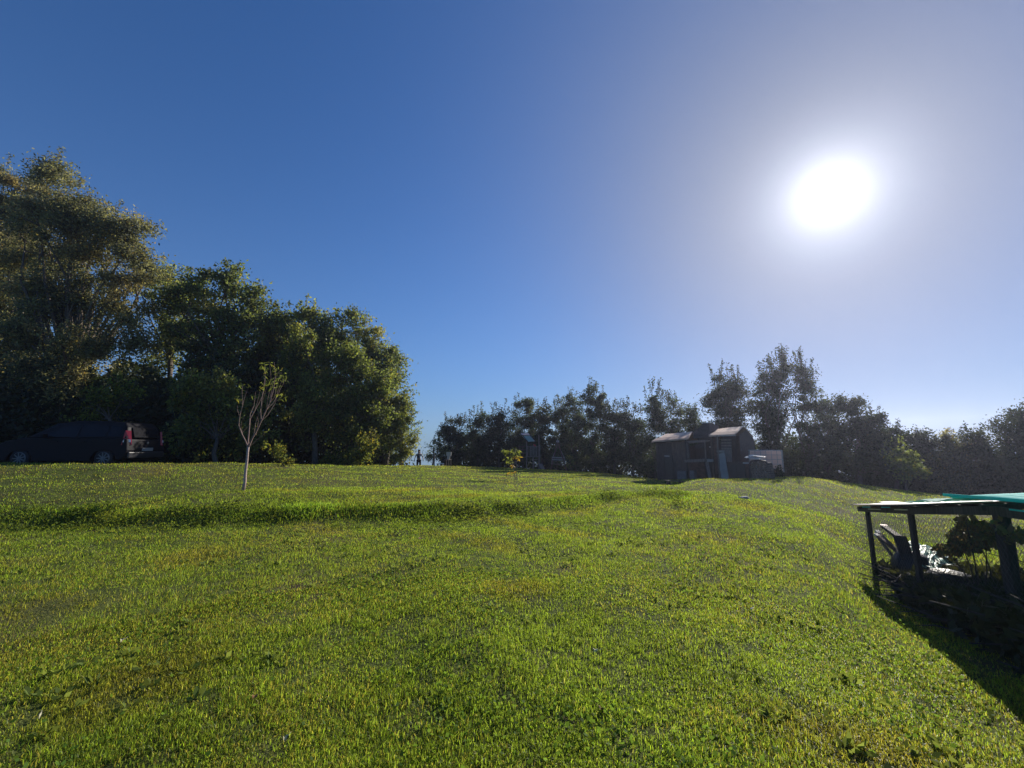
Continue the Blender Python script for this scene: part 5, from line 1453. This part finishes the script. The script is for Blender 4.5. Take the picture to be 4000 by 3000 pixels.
def dry_vine():
    c0 = on_store(3800, 2090, .3)
    root = empty('dry_vine', Vector((c0.x, c0.y, H(c0.x, c0.y))), 'brown half-dead vine climbing the mesh between the second and third posts', 'vine')
    r0 = root.location.copy()
    pts = []
    s = MB()
    for (u, v, ru, rv, n, c) in ((3745,2100,40,28,260,.25),(3800,2060,50,18,300,.25),(3850,2080,45,30,420,.2),(3790,2130,60,22,380,.25),(3900,2110,40,25,260,.15),(3700,2150,50,18,220,.3),(3965,2090,30,12,90,.05),(3905,2050,14,20,70,.02),(3770,2020,20,8,30,.0)):
        for _ in range(n):
            a, r = RNG.random()*6.28, RNG.random()**.5
            pts.append(tuple(on_store(u+ru*r*math.cos(a), v+rv*r*math.sin(a), c + RNG.normal()*.08) - r0))
        q = on_store(u, v, c) - r0
        b = Vector((q.x*.4 + RNG.normal()*.1, q.y*.4, .02)); s.tube([b, (b+q)/2 + Vector((.04,0,.05)), q], [.010,.007,.003], 5, False)
        for _ in range(5):
            a = RNG.random()*6.28
            s.tube([q, on_store(u+ru*math.cos(a), v+rv*math.sin(a), c) - r0], [.004,.002], 3, False)
    V, Fq = leaf_quads(np.array(pts), .065, .7)
    n = len(pts); cc = (.5+.7*RNG.random((n,1)))*np.ones(3); br = RNG.random(n) < .5; cc[br] *= np.array([1.25,.85,.9])
    np_mesh('leaves', V, Fq, LEAF['brown'], root, colors=np.repeat(cc, 4, 0))
    s.build('stems', M['brush'], root)
dry_vine()
def plank(u0, v0, u1, v1, c0, c1, wd, th, mat, label, tip=None, name='loose_plank'):
    A, B = on_store(u0, v0, c0), on_store(u1, v1, c1)
    root = empty(name, B, label, 'plank')
    m = MB(); m.beam(Vector((0,0,0)), A - B, wd, th); m.build('board', M[mat], root, bevel=.004)
    if tip:
        d = (A-B).normalized(); m = MB(); m.beam(A-B - d*.05, A-B + d*.03, wd+.006, th+.006); m.build('painted_end', M[tip], root)

M['pink_end'] = simple('pink_end', (.75,.42,.38), .6, var=.1)
plank(3452, 2056, 3520, 2104, .40, .30, .09, .05, 'dark_wood', 'dark plank with a pinkish sawn end leaning between the first two posts', 'pink_end')
plank(3514, 2096, 3548, 2190, .30, .25, .16, .05, 'dark_wood', 'broad black board standing steeply in front of the turquoise net')
plank(3428, 2078, 3530, 2176, .25, .35, .05, .04, 'weathered_wood', 'thin pale-tipped stick, upper one of the bundle behind the first post', 'white_paint')
plank(3424, 2090, 3512, 2160, .18, .30, .05, .04, 'brown_wood', 'short brown stick lying second in the bundle behind the first post', 'white_paint')
plank(3432, 2100, 3530, 2230, .12, .30, .04, .03, 'weathered_wood', 'long grey lath hanging lowest in the bundle behind the first post')
def net():
    A = [on_store(3535,2120,.45), on_store(3575,2118,.75), on_store(3660,2145,.9), on_store(3760,2215,1.0)]
    Bp = [on_store(3560,2185,.30), on_store(3600,2210,.35), on_store(3660,2240,.4), on_store(3680,2265,.5)]
    c = sum(A+Bp, Vector())/8
    m = MB(); NU, NV = 30, 18
    for i in range(NU+1):
        f = i/NU*3; k = min(2, int(f)); g_ = f-k
        a, b = A[k].lerp(A[k+1], g_), Bp[k].lerp(Bp[k+1], g_)
        for j in range(NV+1):
            p = a.lerp(b, j/NV)
            p.z += .018*math.sin(i*1.3+j*.4) + .02*math.sin(j*1.6+i*.3) + .03*math.sin(math.pi*j/NV)
            p += Vector((.02*math.sin(j*2.1), .02*math.sin(i*1.9+j), 0))
            m.v.append(p - c)
    K = NV+1
    for i in range(NU):
        for j in range(NV): m.f.append((i*K+j, i*K+j+1, (i+1)*K+j+1, (i+1)*K+j))
    o = m.build('crumpled_net', M['netting'], None, smooth=True); o.location = c
    s = o.modifiers.new('thick', 'SOLIDIFY'); s.thickness = .006
    tag(o, 'crumpled turquoise-green netting draped over the junk behind the second post', 'net')
net()
def lump(name, label, cat, t, c, dims, mat, seed=1, dz=0.0):
    p = wsp(t, c, wsg(t, c) + dz)
    m = MB(); n = 16
    prof = [(.01,0),(.42,.01),(.5,.25),(.48,.6),(.34,.88),(.01,1.0)]
    m.lathe(prof, n=n)
    for v in m.v:
        k = 1 + .10*math.sin(v.x*9+seed)*math.sin(v.y*8+seed*2) + .05*math.sin(v.z*12+seed)
        v.x *= dims[0]*k; v.y *= dims[1]*k; v.z *= dims[2]
    o = m.build(name, M[mat], None, smooth=True); o.location = p
    tag(o, label, cat)
M['bag'] = simple('bag', (.012,.012,.014), .45, var=.3, scale=14, bump=.9)
lump('rubbish_sack', 'shiny black sack slumped against the first post inside the store', 'sack', .45, .35, (.5,.6,.46), 'bag', 2)
lump('rubbish_sack', 'larger black sack wedged between the first and second posts', 'sack', 1.1, .5, (.55,.6,.34), 'bag', 5)
def ball():
    p = on_store(3768, 2312, -.15); 
    m = MB(); m.lathe([(.001,-.05),(.03,-.042),(.048,-.018),(.05,0),(.046,.02),(.03,.04),(.001,.05)], n=16)
    o = m.build('ball', M['ball'], None, smooth=True)
    y = p.y
    lo, hi = 2.0, 9.0
    for _ in range(40):
        k = (lo+hi)/2; q = P(3768, 2312, k)
        if q.z > H(q.x, k) + .05: lo = k
        else: hi = k
    o.location = P(3768, 2312, lo); tag(o, 'small pale greenish ball lying in the shade in front of the store', 'ball')
M['ball'] = simple('ball', (.36,.46,.34), .5, var=.2)
ball()
def scrap(u, v, s, label, rz):
    lo, hi = 1.5, 9.0
    for _ in range(40):
        k = (lo+hi)/2; q = P(u, v, k)
        if q.z > H(q.x, k) + .02: lo = k
        else: hi = k
    m = MB(); m.v = [Vector(p)*s for p in ((-1,-.3,0),(-.3,-.5,.25),(.5,-.3,.05),(1,0,.2),(.4,.5,.1),(-.4,.35,.3),(-.9,.2,.05))]
    m.f = [(0,1,5,6),(1,2,4,5),(2,3,4)]
    o = m.build('paper_scrap', M['paper'], None); o.location = P(u, v, lo); o.rotation_euler = (0,0,rz)
    t = o.modifiers.new('thick', 'SOLIDIFY'); t.thickness = .003
    tag(o, label, 'scrap', 'pale scraps lying in the shade by the store')
scrap(3618, 2358, .07, 'upper white paper scrap in the shade in front of the store', .2)
scrap(3600, 2370, .08, 'lower white paper scrap, touching the upper one', .9)
scrap(3738, 2415, .05, 'lone small white scrap, lowest in the shade', .4)
# ------------------------------------------------------------------ scattering volume added to imitate veiling lens glare
def glare_volume():
    m = bpy.data.materials.new('glare_scatter'); m.use_nodes = True
    n, l = m.node_tree.nodes, m.node_tree.links
    n.remove(n['Principled BSDF'])
    v = n.new('ShaderNodeVolumePrincipled')
    v.inputs['Color'].default_value = (.72, .76, 1.0, 1)
    v.inputs['Density'].default_value = GLARE_DENSITY
    v.inputs['Anisotropy'].default_value = .68
    l.new(v.outputs[0], n['Material Output'].inputs['Volume'])
    zb = float(height(np.array([0, 280., -280.]), np.array([290., 60., 60.])).min()) - 14
    mb = MB(); mb.box((0, 0, (zb + 23)/2), (660, 660, 23 - zb))
    o = mb.build('glare_volume', m, None)
    tag(o, 'thin scattering volume added over the whole garden to imitate veiling lens glare', 'glare_volume', kind='stuff')
GLARE_DENSITY = 0.0008
glare_volume()
